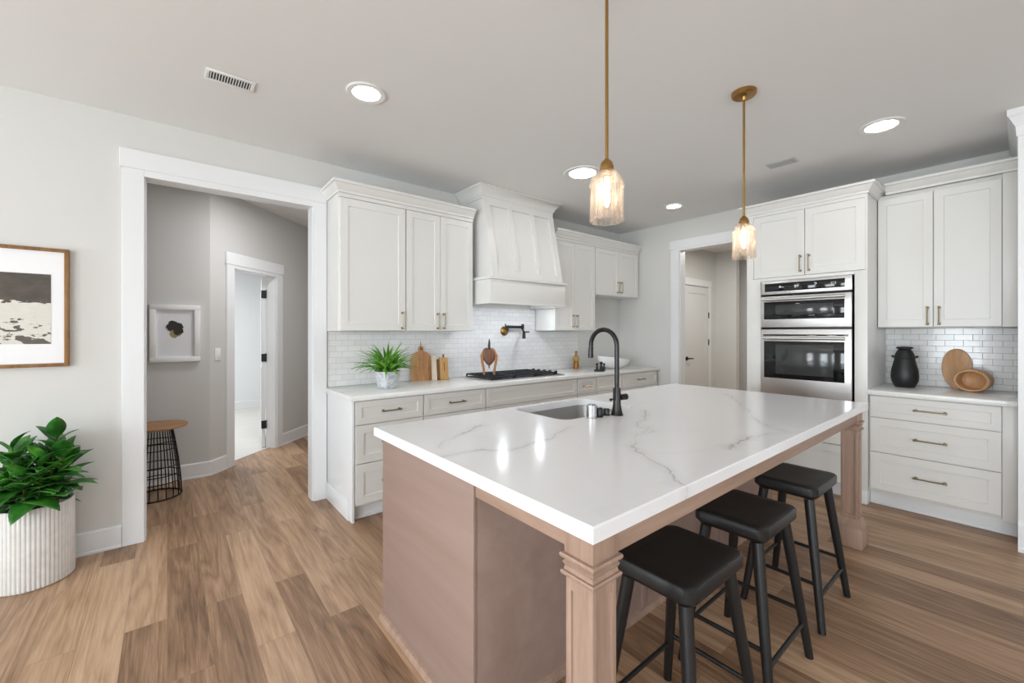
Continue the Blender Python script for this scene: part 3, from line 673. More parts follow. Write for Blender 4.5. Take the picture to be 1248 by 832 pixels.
b = nb(); sweep(b, [(XU, .7345), (XU, .026)], [(-o, u) for o, u in CROWN], 2.516)
tag(obj('crown_molding', b, M['cab']), 'white crown molding topping the wall cabinet at the far right', 'molding')

# ================================================================== island
IX0, IX1, IY0, IY1 = .768, 3.498, .637, 1.985
t = thing('kitchen_island', 'large washed pinkish wood island with panelled corner legs, in the middle of the kitchen', 'island', (2.13, 1.3, 0))
b = nb(); cy = 1.18
sx0, sx1, sy0, sy1 = 1.585, 2.22, 1.50, 1.935
box(b, .815, 1.50, cy + .012, 1.94, .02, .872); box(b, 2.30, 3.46, cy + .012, 1.94, .02, .872); box(b, 1.50, 2.30, cy + .012, 1.94, .02, .60); box(b, 1.50, 2.30, 1.944, 1.952, .60, .872)
box(b, 1.50, 2.30, cy + .012, cy + .1, .60, .872)
obj('body', b, M['island'], t)
b = nb(); box(b, .80, .8149, cy, 1.955, .0, .8735, .002); obj('end_panel', b, M['island'], t)
b = nb(); box(b, .8151, 3.46, cy, cy + .0118, .0, .8735, .001)
for k in range(3): box(b, .95 + k * .83, .99 + k * .83, cy - .006, cy, .03, .8735, .001) if k else None
obj('back_panel', b, M['island'], t)
b = nb(); sweep(b, [(.80, 1.955), (.80, cy), (3.38, cy)], [(0, 0), (.018, 0), (.018, .014), (.012, .026), (0, .03)]); obj('shoe_molding', b, M['islandleg'], t)
b = nb(); box(b, .806, .826, .7605, cy - .001, .812, .8735, .003); o = obj('side_apron', b, M['aprony'], t)
b = nb(); box(b, .9005, 3.3835, .675, .697, .795, .8735, .002); o = obj('front_apron', b, M['apronx'], t)
def leg(x0, x1, y0, y1):
    b = nb()
    box(b, x0, x1, y0, y1, .80, .8735, .001)
    P = [(x0, y1), (x1, y1), (x1, y0), (x0, y0)]
    def ring(z, prof): sweep(b, P, prof, z, True)
    box(b, x0 + .006, x1 - .006, y0 + .006, y1 - .006, .745, .80)
    # walking clockwise the outside lies to the left: negative out
    ring(.785, [(.002, 0), (-.008, .002), (-.010, .008), (-.008, .014), (.002, .016)])
    ring(.755, [(.002, 0), (-.001, 0), (.001, .010), (-.004, .02), (.002, .026)])
    ring(.742, [(.002, 0), (-.006, .001), (-.008, .007), (-.006, .012), (.002, .013)])
    ix = .003
    t2 = bmesh.new()
    # shaft with a recessed panel on each face
    zA, zB = .175, .742
    box(b, x0 + .011, x1 - .011, y0 + .011, y1 - .011, zA, zB)
    for fx in (0, 1):
        for fy in (0, 1):
            a0 = x0 + ix if fx == 0 else x1 - .02; c0 = y0 + ix if fy == 0 else y1 - .02
            box(b, a0, a0 + .02 - ix, c0, c0 + .02 - ix, zA, zB, .001)
    for (z0, z1) in ((zB - .035, zB), (zA, zA + .03)):
        box(b, x0 + .0201, x1 - .0201, y0 + ix, y1 - ix, z0, z1); box(b, x0 + ix, x1 - ix, y0 + .0201, y1 - .0201, z0, z1)
    box(b, x0, x1, y0, y1, .13, .175)
    ring(.128, [(.002, 0), (-.022, .0), (-.022, .008), (-.012, .022), (-.004, .042), (.002, .05)])
    box(b, x0 - .024, x1 + .024, y0 - .024, y1 + .024, 0, .128, .003)
    return b
def leg_near(x0, x1, y0, y1): return leg(x0, x1, y0, y1)
obj('leg', leg(.80, .90, .665, .76), M['islandleg'], t); obj('leg', leg(3.384, 3.484, .665, .76), M['islandleg'], t)
# worktop with the sink cut out
def rrect(x0, x1, y0, y1, r, n=6):
    out = []
    for cx, cy_, a0 in ((x1 - r, y1 - r, 0), (x0 + r, y1 - r, 1), (x0 + r, y0 + r, 2), (x1 - r, y0 + r, 3)):
        for k in range(n + 1):
            a = (a0 + k / n) * PI / 2; out.append((cx + r * math.cos(a), cy_ + r * math.sin(a)))
    return out
b = nb(); hole = rrect(sx0, sx1, sy0, sy1, .07)
def slab(b, z0, z1, e=.004):
    outer = [(IX1, IY1), (IX0, IY1), (IX0, IY0), (IX1, IY0)]
    n = len(hole); q = n // 4
    lv = []
    for z, ins in ((z0, 0), (z1 - e, 0), (z1, e)):
        O = [b.verts.new((x + (-ins if x > 2 else ins), y + (-ins if y > 1.2 else ins), z)) for x, y in outer]
        I = [b.verts.new((x, y, z)) for x, y in hole]
        lv.append((O, I))
    for (O, I), flip in ((lv[0], True), (lv[2], False)):
        for c in range(4):
            seg = I[c * q:(c + 1) * q]; nxt = I[((c + 1) * q) % n]
            for k in range(len(seg) - 1): b.faces.new((O[c], seg[k + 1], seg[k]) if not flip else (O[c], seg[k], seg[k + 1]))
            O2 = O[(c + 1) % 4]
            f = (O[c], O2, nxt, seg[-1]); b.faces.new(f if not flip else f[::-1])
    for (A, B) in ((lv[0], lv[1]), (lv[1], lv[2])):
        for c in range(4): b.faces.new((A[0][c], A[0][(c + 1) % 4], B[0][(c + 1) % 4], B[0][c]))
        for k in range(n): b.faces.new((A[1][k], B[1][k], B[1][(k + 1) % n], A[1][(k + 1) % n]))
slab(b, .874, .914)
tag(obj('countertop', b, M['quartz'], None, False), 'large white grey-veined stone top of the kitchen island', 'countertop')
# sink
t = thing('sink', 'undermount stainless steel sink set into the island top', 'sink', ((sx0 + sx1) / 2, (sy0 + sy1) / 2, .67))
b = nb(); lv = []
for ins, z, r in ((-.03, .8725, .09), (-.003, .8725, .07), (.004, .70, .065), (.02, .675, .05), (.05, .668, .03)):
    lv.append([b.verts.new((x, y, z)) for x, y in rrect(sx0 + ins, sx1 - ins, sy0 + ins, sy1 - ins, r)])
for A, B in zip(lv, lv[1:]):
    for k in range(len(A)): b.faces.new((A[k], A[(k + 1) % len(A)], B[(k + 1) % len(A)], B[k]))
b.faces.new(lv[-1])
obj('bowl', b, M['sinksteel'], t)
b = nb(); lathe(b, [(.045, 0), (.045, .004), (.03, .004), (.028, .001)], ((sx0 + sx1) / 2, (sy0 + sy1) / 2, .6685), 24); obj('drain', b, M['chrome'], t)
# tap
fx, fy = 1.918, 1.425
t = thing('kitchen_faucet', 'tall dark bronze gooseneck tap standing behind the island sink', 'faucet', (fx, fy, .914))
b = nb(); lathe(b, [(.034, 0), (.034, .004), (.031, .008), (.026, .03), (.022, .055), (.021, .06), (.021, .135), (.0185, .142), (.0185, .15)], (fx, fy, .9145), 28); obj('base', b, M['bronze'], t)
b = nb(); R = .092; cz = 1.293
pts = [(fx, fy, 1.06), (fx, fy, 1.12), (fx, fy, 1.2), (fx, fy, cz)] + [(fx, fy + R - R * math.cos(a), cz + R * math.sin(a)) for a in [PI * k / 16 for k in range(1, 16)]] + [(fx, fy + 2 * R - .001, cz - .005)]
tube(b, pts, [.0128] * len(pts), 18); obj('spout', b, M['bronze'], t)
b = nb(); tube(b, [(fx, fy + 2 * R - .001, cz - .006), (fx, fy + 2 * R + .001, cz - .03), (fx, fy + 2 * R + .002, cz - .072)], [.0134, .0145, .0155], 18); obj('spray_head', b, M['bronze'], t)
b = nb(); cyl(b, (fx + .018, fy - .004, 1.01), (fx + .064, fy - .010, 1.01), .017, seg=20); cyl(b, (fx + .0655, fy - .0102, 1.01), (fx + .07, fy - .011, 1.01), .0175, seg=20); obj('handle_hub', b, M['bronze'], t)
b = nb(); tube(b, [(fx - .03, fy - .002, 1.0), (fx - .031, fy - .003, 1.03), (fx - .031, fy - .003, 1.065)], [.006, .0055, .0065], 10); cyl(b, (fx - .032, fy - .003, 1.012), (fx - .015, fy, 1.012), .005, seg=10); cyl(b, (fx - .06, fy - .006, 1.005), (fx - .031, fy - .003, 1.005), .004, .004, 8); lathe(b, [(.0035, -.008), (.008, -.003), (.008, .003), (.0035, .008)], (fx - .062, fy - .006, 1.005), 12); obj('lever', b, M['bronze'], t)
# small items on the island
t = thing('soap_dispenser', 'small chrome canister standing at the near corner of the sink', 'dispenser', (1.765, 1.452, .914))
b = nb(); lathe(b, [(.030, 0), (.030, .006), (.027, .008), (.027, .060), (.029, .062), (.029, .070), (.024, .073)], (1.742, 1.455, .9145), 28); obj('body', b, M['chrome'], t)
b = nb(); lathe(b, [(.019, 0), (.021, .006), (.018, .012), (.018, .046), (.014, .05)], (1.80, 1.452, .9145), 24); o = obj('plunger', b, M['bronze'], t); o['label'] = 'dark plunger'
b = nb(); box(b, 1.772, 1.80, 1.446, 1.460, .962, .969, .003); obj('spout', b, M['chrome'], t)
b = nb(); lathe(b, [(.022, 0), (.022, .004), (.017, .007), (.017, .032), (.015, .036), (.006, .037)], (1.868, 1.458, .9145), 24)
tag(obj('air_switch', b, M['bronze']), 'small round black push button between the chrome canister and the tap', 'button')

# ================================================================== stools
GS = 'black counter stools along the island'
def stool(cx, cy_, label):
    t = thing('bar_stool', label, 'stool', (cx, cy_, 0), GS)
    hw, hd, zt_ = .180, .140, .638
    b = nb(); n = 5; lv = []
    # saddle seat: rounded slab, dished across
    for ins, z in ((.03, zt_ - .062), (.012, zt_ - .058), (.006, zt_ - .05), (.0, zt_ - .042), (.0, zt_ - .008), (.004, zt_ - .002), (.010, zt_)):
        lv.append([b.verts.new((cx + x, cy_ + y, z)) for x, y in rrect(-hw + ins, hw - ins, -hd + ins, hd - ins, .035, n)])
    inner = [b.verts.new((cx + x, cy_ + y, zt_ - .002)) for x, y in rrect(-hw + .05, hw - .05, -hd + .045, hd - .045, .03, n)]
    lv.append(inner)
    inner2 = [b.verts.new((cx + x, cy_ + y, zt_ - .005)) for x, y in rrect(-hw + .10, hw - .10, -hd + .085, hd - .085, .03, n)]
    lv.append(inner2)
    for A, B in zip(lv, lv[1:]):
        for k in range(len(A)): b.faces.new((A[k], A[(k + 1) % len(A)], B[(k + 1) % len(A)], B[k]))
    b.faces.new(lv[0][::-1]); b.faces.new(lv[-1])
    obj('seat', b, M['blackwood'], t)
    def lp(sx, sy, z):   # axis of a leg at height z
        k = 1 - z / .572
        return Vector((cx + sx * (.142 + .072 * k), cy_ + sy * (.098 + .07 * k), z))
    for sx in (-1, 1):
        for sy in (-1, 1):
            b = nb(); tube(b, [lp(sx, sy, 0.0), lp(sx, sy, .2), lp(sx, sy, .45), lp(sx, sy, .5715)], [.0155, .018, .0205, .0215], 14); obj('leg', b, M['blackwood'], t)
    for sy, z in ((-1, .145), (1, .165)):
        b = nb(); tube(b, [lp(-1, sy, z), lp(1, sy, z)], .0085, 10); obj('stretcher', b, M['blackwood'], t)
    for sx, z in ((-1, .20), (1, .20)):
        b = nb(); tube(b, [lp(sx, -1, z), lp(sx, 1, z)], .0085, 10); obj('stretcher', b, M['blackwood'], t)
    return t
s = stool(1.318, .728, 'black wooden counter stool nearest the camera, beside the near corner leg of the island')
dup(s, .562, .014, 0, 'black wooden counter stool in the middle of the three along the island')
dup(s, 1.197, .022, 0, 'black wooden counter stool farthest along the island, next to its far corner leg')

# ================================================================== pendants
GP = 'brass pendants over the island'
def pendant(x, y, label):
    t = thing('pendant_light', label, 'pendant light', (x, y, H), GP)
    b = nb(); lathe(b, [(.066, 0), (.066, -.018), (.058, -.026), (.014, -.028), (.012, -.045), (.008, -.05)], (x, y, H - .0005), 32); obj('canopy', b, M['brass'], t)
    b = nb(); cyl(b, (x, y, H - .04), (x, y, 2.045), .0065, seg=14); obj('rod', b, M['brass'], t)
    b = nb(); lathe(b, [(.008, .045), (.012, .04), (.022, .03), (.027, .012), (.027, 0), (.02, -.002)], (x, y, 2.003), 24); obj('cap', b, M['brass'], t)
    # pressed glass jar: domed shoulder, bead ring, fluted body, open bottom
    flute = lambda a, i: 1 + (.035 * math.cos(8 * a) if i >= 4 else .02 * math.cos(8 * a))
    b = nb(); lathe(b, [(.027, .200), (.040, .190), (.054, .172), (.061, .155), (.066, .148), (.067, .140), (.063, .134), (.063, .128), (.064, .06), (.064, .012), (.066, .004), (.064, 0),
                        (.058, .001), (.059, .012), (.059, .128), (.056, .15), (.048, .170), (.036, .184), (.026, .192)], (x, y, 1.803), 64, rfun=flute, capb=False, capt=False); obj('lamp_shade', b, M['glass'], t)
    b = nb(); cyl(b, (x, y, 2.0), (x, y, 1.975), .016, seg=16); obj('socket', b, M['brass'], t)
    b = nb(); lathe(b, [(.007, .115), (.009, .10), (.0115, .07), (.012, .03), (.009, .01), (.004, .001)], (x, y, 1.86), 20); obj('bulb', b, M['bulb'], t)['label'] = 'glowing tubular bulb'
    return t
p = pendant(1.33, 1.036, 'brass pendant with glowing fluted glass shade, the nearer of the two above the island')
dup(p, 1.27, 0, 0, 'brass pendant with glowing fluted glass shade, the farther of the two, before the oven cabinet')

# ================================================================== ceiling fittings
GC = 'recessed ceiling lights'
def can(x, y, r, label):
    t = thing('recessed_light', label, 'ceiling light', (x, y, H), GC)
    b = nb(); lathe(b, [(r, 0), (r, -.004), (r - .006, -.008), (r * .695, -.006), (r * .695, 0)], (x, y, H - .0005), 40, capb=False, capt=False); obj('trim_ring', b, M['white_plastic'], t)
    b = nb(); lathe(b, [(r * .69, 0), (r * .69, -.004)], (x, y, H - .0005), 40); obj('lens', b, M['can'], t)
can(.90, 2.44, .112, 'round recessed ceiling light nearest the left doorway')
can(2.82, 2.46, .165, 'largest round ceiling light, just behind the nearer pendant shade')
can(4.343, 2.465, .105, 'small round recessed ceiling light near the passage opening')
can(3.74, .614, .125, 'round recessed ceiling light at the right, in front of the oven cabinet')
def vent(x0, x1, y0, y1, label, n, mat, gap, along):
    t = thing('ceiling_vent', label, 'vent', ((x0 + x1) / 2, (y0 + y1) / 2, H))
    b = nb(); e = .018
    box(b, x0, x1, y0, y0 + e, H - .008, H - .0005, .002); box(b, x0, x1, y1 - e, y1, H - .008, H - .0005, .002); box(b, x0, x0 + e, y0 + e, y1 - e, H - .008, H - .0005, .002); box(b, x1 - e, x1, y0 + e, y1 - e, H - .008, H - .0005, .002)
    obj('frame', b, M[mat], t)
    b = nb(); box(b, x0 + e, x1 - e, y0 + e, y1 - e, H - .002, H - .0005); obj('slot_backing', b, M[gap], t)  # flat sheet behind the slats; the dark one paints the duct's shade
    b = nb()
    for k in range(n):
        if along == 'y':
            c = x0 + e + (x1 - x0 - 2 * e) * (k + .5) / n; box(b, c - .0021, c + .0021, y0 + e, y1 - e, H - .007, H - .0021)
        else:
            c = y0 + e + (y1 - y0 - 2 * e) * (k + .5) / n; box(b, x0 + e, x1 - e, c - .005, c + .005, H - .007, H - .0021)
    obj('slats', b, M[mat], t)
vent(.157, .385, 2.735, 2.855, 'white ceiling vent with dark slots above the left doorway', 15, 'white_plastic', 'ventdark', 'y')
vent(3.865, 3.985, 1.165, 1.372, 'plain pale grey ceiling vent in front of the oven cabinet', 6, 'ventgrey', 'ventgrey', 'y')

# ================================================================== pictures
def frame(bm, x0, x1, z0, z1, yw, w, d):
    for a in ((x0, x1, z1 - w, z1), (x0, x1, z0, z0 + w), (x0, x0 + w, z0 + w, z1 - w), (x1 - w, x1, z0 + w, z1 - w)):
        box(bm, a[0], a[1], yw - d, yw, a[2], a[3], .0015)
    return bm
t = thing('framed_picture', 'oak-framed black and white shoreline picture on the wall left of the doorway', 'picture', (-.80, WY - .01, 1.167))
x0, x1, z0, z1 = -1.14, -.457, 1.167, 1.866
obj('frame', frame(nb(), x0, x1, z0, z1, WY - .001, .02, .03), M['oakframe'], t)
obj('mat', box(nb(), x0 + .02, x1 - .02, WY - .018, WY - .002, z0 + .02, z1 - .02), M['paper'], t)
obj('print', box(nb(), x0 + .075, x1 - .075, WY - .0195, WY - .0181, z0 + .135, z1 - .155), M['shore'], t)
t = thing('framed_picture', 'white-framed small picture of a dark and tan rounded shape on the hall wall', 'picture', (.06, HY - .01, 1.10))
x0, x1, z0, z1 = -.124, .241, 1.10, 1.622
obj('frame', frame(nb(), x0, x1, z0, z1, HY - .001, .045, .03), M['white_plastic'], t)
pr = obj('print', box(nb(), x0 + .045, x1 - .045, HY - .012, HY - .002, z0 + .045, z1 - .045), M['paper2'], t)
def blob(cx, cz, r, y, seed, n=26, amp=.2):
    random.seed(seed); ph = [random.uniform(0, 6.28) for _ in range(4)]
    b = nb(); f = [b.verts.new((cx + (rr := r * (1 + amp * (math.sin(3 * a + ph[0]) * .5 + math.sin(5 * a + ph[1]) * .3 + math.sin(9 * a + ph[2]) * .25))) * math.cos(a), y, cz + rr * math.sin(a))) for a in [2 * PI * k / n for k in range(n)]]
    g_ = [b.verts.new((v.co.x, y + .0008, v.co.z)) for v in f]
    b.faces.new(f); b.faces.new(g_[::-1])
    for k in range(n): b.faces.new((f[k], f[(k + 1) % n], g_[(k + 1) % n], g_[k]))
    return b
mx = .052; mz = 1.395
obj('ink_shape', blob(mx + .004, mz - .032, .043, HY - .013, 3), M['inktan'], pr)
for i, (dx, dz, r) in enumerate(((-.012, .035, .044), (.032, .03, .03), (.026, -.012, .036), (-.03, .022, .03))):
    obj('ink_shape', blob(mx + dx, mz + dz, r, HY - .0140 - i * .0009, 11 + i), M['inkdark'], pr)
# switch in the hall
t = thing('light_switch', 'white rocker light switch on the slanted hall wall beside the bedroom door', 'switch', RM @ Vector((.09, 0, 1.15)))
obj('plate', sl(nb(), .055, .125, -.007, -.0005, 1.095, 1.215, .002), M['white_plastic'], t)
obj('rocker', sl(nb(), .074, .106, -.011, -.0071, 1.122, 1.188, .002), M['white_plastic'], t)

# ================================================================== plants
def leaf(bm, base_, yaw, pitch, ln, wd, droop=.5, fold=.25, nseg=8):
    """pointed oval leaf with a folded midrib, drawn from base_ outwards"""
    rows = []
    d = Vector((math.cos(yaw), math.sin(yaw), 0)); sd = Vector((-math.sin(yaw), math.cos(yaw), 0)); p = Vector(base_); a = pitch
    for i in range(nseg + 1):
        t_ = i / nseg
        w_ = wd * (math.sin(PI * min(1, t_ ** .8 * 1.0)) ** .9) * (1 - .25 * t_) + .0012
        up = d * -math.sin(a) + Vector((0, 0, math.cos(a)))
        rows.append((bm.verts.new(p - sd * w_ + up * w_ * fold), bm.verts.new(p), bm.verts.new(p + sd * w_ + up * w_ * fold)))
        p = p + (d * math.cos(a) + Vector((0, 0, math.sin(a)))) * (ln / nseg); a -= droop / nseg
    for A, B in zip(rows, rows[1:]):
        bm.faces.new((A[0], A[1], B[1], B[0])); bm.faces.new((A[1], A[2], B[2], B[1]))
def leaves_obj(name, bm, mat, parent):
    o = obj(name, bm, mat, parent)
    md = o.modifiers.new('thick', 'SOLIDIFY'); md.thickness = .0012; md.offset = 0
    return o
px, py = -.572, 3.48
t = thing('potted_plant', 'leafy green plant in a ribbed cream planter on the floor left of the doorway', 'plant', (px, py, 0))
ribs = 56; prf = [(.150, 0), (.158, .006), (.160, .012), (.160, .425), (.157, .432), (.150, .432), (.147, .42), (.147, .37)]
b = nb(); lathe(b, prf, (px, py, .0), ribs * 6, rfun=lambda a, i: 1 + (.026 * abs(math.sin(ribs * a / 2)) - .020 if 1 <= i <= 4 else 0), capt=False); obj('planter', b, M['planter'], t)
b = nb(); lathe(b, [(.1465, 0), (.1465, .012), (.09, .022), (.02, .026)], (px, py, .36), 40); obj('soil', b, M['soil'], t)
random.seed(21); b = nb(); bs = nb()
heads = []
for k in range(9):
    a = k * 2.4 + .3; r = .03 + .075 * math.sqrt(k / 9); hgt = random.uniform(.20, .36) - r * .4
    heads.append((Vector((px + r * math.cos(a), py + r * math.sin(a) * .85, .375)), Vector((px + r * 1.45 * math.cos(a), py + (r * 1.1) * math.sin(a), .40 + hgt))))
heads.append((Vector((px + .05, py - .03, .375)), Vector((px + .09, py - .02, .80))))
heads.append((Vector((px - .06, py - .05, .375)), Vector((px - .07, py - .04, .77))))
for q, (p0, p1) in enumerate(heads):
    tube(bs, [p0, (p0 + p1) / 2 + Vector((0, 0, .01)), p1], [.005, .0045, .003], 8)
    n = 15
    for i in range(n):
        f_ = i / n; yaw = i * 2.399 + q; pos = p0.lerp(p1, .22 + .78 * f_)
        ln = random.uniform(.14, .23) * (1 - .28 * f_)
        # leaves that would reach the wall are kept short
        if pos.y + ln * math.sin(yaw) > WY - .03: ln = max(.04, (WY - .04 - pos.y) / max(.05, math.sin(yaw)))
        leaf(b, pos, yaw, .22 + 1.0 * f_ ** 1.5 + random.uniform(-.15, .25), ln, ln * random.uniform(.23, .31), random.uniform(.5, 1.0), .2)
obj('stems', bs, M['stem'], t); leaves_obj('leaves', b, M['leaf'], t)
# small plant on the range counter
qx, qy = 1.392, 3.30
t = thing('potted_plant', 'small spiky green plant in a mottled grey pot on the range counter', 'plant', (qx, qy, .914))
b = nb(); lathe(b, [(.068, 0), (.074, .006), (.080, .02), (.098, .10), (.103, .138), (.100, .142), (.094, .140), (.092, .12)], (qx, qy, .9145), 40, capt=False); obj('pot', b, M['greypot'], t)
b = nb(); lathe(b, [(.0915, 0), (.0915, .01), (.04, .016)], (qx, qy, 1.030), 30); obj('soil', b, M['soil'], t)
b = nb(); random.seed(4)
for i in range(110):
    yaw = random.uniform(0, 2 * PI); r = random.uniform(0, .05); f_ = random.random()
    ln = random.uniform(.19, .29); pitch = .5 + 1.0 * f_
    if math.sin(yaw) > 0: ln = min(ln, .24 / max(.05, math.cos(pitch) * 1.25 * math.sin(yaw) + .3))
    leaf(b, (qx + r * math.cos(yaw), qy + r * math.sin(yaw), 1.042), yaw, pitch, ln, random.uniform(.010, .017), random.uniform(.7, 1.5), .35, 7)
leaves_obj('leaves', b, M['fern'], t)

# ================================================================== side table in the hall
tx, ty = -.075, 4.60
t = thing('side_table', 'round wood-topped side table on a black wire cage base, in the hall', 'side table', (tx, ty, 0))
b = nb(); lathe(b, [(.205, 0), (.215, .004), (.215, .016), (.210, .020)], (tx, ty, .575), 48); o = obj('tabletop', b, M['tabletop'], t)
b = nb()
rad = lambda z: .172 - .062 * (z / .565) ** 1.6
for z, w_ in ((.006, .0065), (.13, .004), (.19, .004), (.26, .004), (.40, .004), (.46, .004), (.568, .006)):
    tube(b, [(tx + rad(z) * math.cos(2 * PI * k / 40), ty + rad(z) * math.sin(2 * PI * k / 40), z) for k in range(40)], w_, 8, closed=True)
for k in range(20):
    a = 2 * PI * k / 20 + .1; tube(b, [(tx + rad(z) * math.cos(a), ty + rad(z) * math.sin(a), z) for z in (.006, .1, .2, .3, .4, .5, .568)], .0042, 8)
obj('wire_base', b, M['blackmetal'], t)

# ================================================================== things on the range counter
Z = .9145
# cooktop
t = thing('cooktop', 'black gas cooktop with cast-iron grates, set in the range counter', 'cooktop', (2.78, 3.33, .914))
cx0, cx1, cy0, cy1 = 2.30, 3.26, 3.09, 3.58
b = nb(); box(b, cx0, cx1, cy0, cy1, Z, Z + .012, .004); obj('tray', b, M['steel'], t)
b = nb(); box(b, cx0 + .015, cx1 - .015, cy0 + .015, cy1 - .015, Z + .0121, Z + .014); obj('deck', b, M['iron'], t)
for i, (x, y, r) in enumerate(((2.45, 3.21, .045), (2.45, 3.47, .04), (2.74, 3.34, .058), (3.00, 3.47, .04), (3.00, 3.21, .045))):
    b = nb(); lathe(b, [(r, 0), (r, .008), (r * .8, .010), (r * .8, .016), (r * .75, .018)], (x, y, Z + .0141), 24); obj('burner', b, M['iron'], t)
for i in range(3):
    gx0 = cx0 + .02 + i * .272; gx1 = gx0 + .265; b = nb(); zg = Z + .032
    for y in (cy0 + .03, cy0 + .17, cy1 - .17, cy1 - .03): box(b, gx0, gx1, y - .006, y + .006, zg, zg + .012, .002)
    for x in (gx0 + .006, gx0 + .09, gx1 - .09, gx1 - .006): box(b, x - .006, x + .006, cy0 + .03, cy1 - .03, zg, zg + .012, .002)
    for x in (gx0 + .006, gx1 - .006):
        for y in (cy0 + .03, cy1 - .03): box(b, x - .006, x + .006, y - .006, y + .006, Z + .0141, zg)
    obj('grate', b, M['iron'], t)
for k in range(5):
    b = nb(); y = cy0 + .07 + k * .088; lathe(b, [(.021, 0), (.021, .005), (.017, .007), (.016, .03), (.013, .033)], (3.195, y, Z + .0141), 20); obj('knob', b, M['blackmetal'], t)
# carved figure on the cooktop
gz = Z + .0445
t = thing('wooden_sculpture', 'carved brown wooden figure with two tan legs standing on the left of the cooktop', 'sculpture', (2.42, 3.30, gz))
SM = Matrix.Translation((2.42, 3.30, gz)) @ Matrix.Rotation(-math.radians(39), 4, 'Z')
def sp(x, y, z): return SM @ Vector((x, y, z))
b = nb(); prof = [(0, .085), (.028, .105), (.052, .14), (.066, .18), (.068, .215), (.055, .248), (.03, .262), (0, .252)]
poly = prof + [(-x, z) for x, z in prof[-2:0:-1]]
tt = bmesh.new(); rings = []
for y, k in ((-.03, .55), (-.022, .85), (0, 1.0), (.022, .85), (.03, .55)):
    rings.append([tt.verts.new((x * k, y, .175 + (z - .175) * k)) for x, z in poly])
for A, B in zip(rings, rings[1:]):
    for k in range(len(A)): tt.faces.new((A[k], A[(k + 1) % len(A)], B[(k + 1) % len(A)], B[k]))
tt.faces.new(rings[0][::-1]); tt.faces.new(rings[-1]); merge(b, tt, SM); obj('body', b, M['carved'], t)
for s_ in (-1, 1):
    b = nb(); tube(b, [sp(s_ * .052, 0, .225), sp(s_ * .070, -.004, .185), sp(s_ * .066, -.003, .12), sp(s_ * .052, 0, .05), sp(s_ * .048, 0, 0.0)], [.012, .015, .0135, .012, .011], 12); obj('leg', b, M['carvedleg'], t)
b = nb(); tube(b, [sp(0, 0, .25), sp(0, 0, .28), sp(.002, 0, .31), sp(.001, 0, .345)], [.013, .0125, .010, .004], 12); o = obj('neck', b, M['blackwood'], t); o['label'] = 'dark pointed neck'
b = nb(); tube(b, [sp(0, 0, .10), sp(0, 0, .06)], [.008, .006], 10); obj('peg', b, M['carvedleg'], t)
# pot filler
t = thing('pot_filler', 'bronze folding pot filler tap on the tiles above the cooktop', 'faucet', (2.88, WY - .01, 1.385))
fxp = 2.89; yw = WY - .0105
b = nb(); lathe(b, [(.052, 0), (.052, .010), (.042, .018), (.026, .024), (.022, .05)], (fxp, yw, 1.385), 28, Matrix.Rotation(PI / 2, 4, 'X')); o = obj('flange', b, M['brass'], t); o['label'] = 'aged brass wall flange'
b = nb(); tube(b, [(fxp, yw - .05, 1.385), (fxp, yw - .052, 1.42), (fxp + .006, yw - .053, 1.43), (fxp + .13, yw - .060, 1.428), (fxp + .22, yw - .065, 1.43)], [.016, .017, .017, .015, .016], 12)
tube(b, [(fxp + .216, yw - .065, 1.40), (fxp + .216, yw - .065, 1.462)], .017, 12); obj('arm', b, M['bronze'], t)
b = nb(); tube(b, [(fxp + .216, yw - .066, 1.412), (fxp + .19, yw - .10, 1.39), (fxp + .16, yw - .15, 1.372), (fxp + .148, yw - .165, 1.355), (fxp + .145, yw - .168, 1.30)], [.012, .012, .014, .018, .020], 12); obj('spout', b, M['bronze'], t)
b = nb(); tube(b, [(fxp + .15, yw - .165, 1.372), (fxp + .22, yw - .17, 1.374)], [.006, .007], 8); tube(b, [(fxp - .005, yw - .05, 1.42), (fxp - .03, yw - .055, 1.46)], [.007, .006], 8); obj('lever', b, M['bronze'], t)
# cutting boards
t = thing('cutting_board', 'tall brown cutting board with an arched top leaning on the range tiles', 'cutting board', (1.86, 3.62, Z))
lean = Matrix.Translation((1.868, 3.60, Z)) @ Matrix.Rotation(math.radians(-7), 4, 'X')
def outline_board(w, h, hw, hh, r):
    pts = [(-w / 2, 0), (w / 2, 0), (w / 2, h - .11)]
    for k in range(1, 9): a = PI / 2 * k / 8; pts.append((hw / 2 + (w / 2 - hw / 2) * math.cos(a), h - .11 + .11 * math.sin(a)))
    pts += [(hw / 2, h + hh - .01), (hw / 2 - .01, h + hh), (-hw / 2 + .01, h + hh), (-hw / 2, h + hh - .01)]
    pts += [(-x, z) for x, z in pts[-5:1:-1] if False]
    for k in range(8, 0, -1): a = PI / 2 * k / 8; pts.append((-(hw / 2 + (w / 2 - hw / 2) * math.cos(a)), h - .11 + .11 * math.sin(a)))
    pts.append((-w / 2, h - .11)); return pts
b = nb(); tt = bmesh.new(); prism(tt, outline_board(.222, .275, .045, .05, .01), lambda x, z: (x, 0, z), lambda x, z: (x, .018, z)); merge(b, tt, lean); o = obj('board', b, M['board'], t)
b = nb(); tt = bmesh.new(); lathe(tt, [(.011, 0), (.011, .003)], (0, -.0005, .298), 20, Matrix.Rotation(PI / 2, 4, 'X')); merge(b, tt, lean); obj('hang_hole', b, M['carved'], o)
b = nb(); tube(b, [lean @ Vector(p) for p in ((-.008, -.004, .30), (-.006, -.006, .33), (.0, .006, .365), (.004, .012, .33), (.006, .02, .30))], .0022, 8); obj('cord', b, M['carved'], t)
GB = 'little boards beside the arched cutting board'
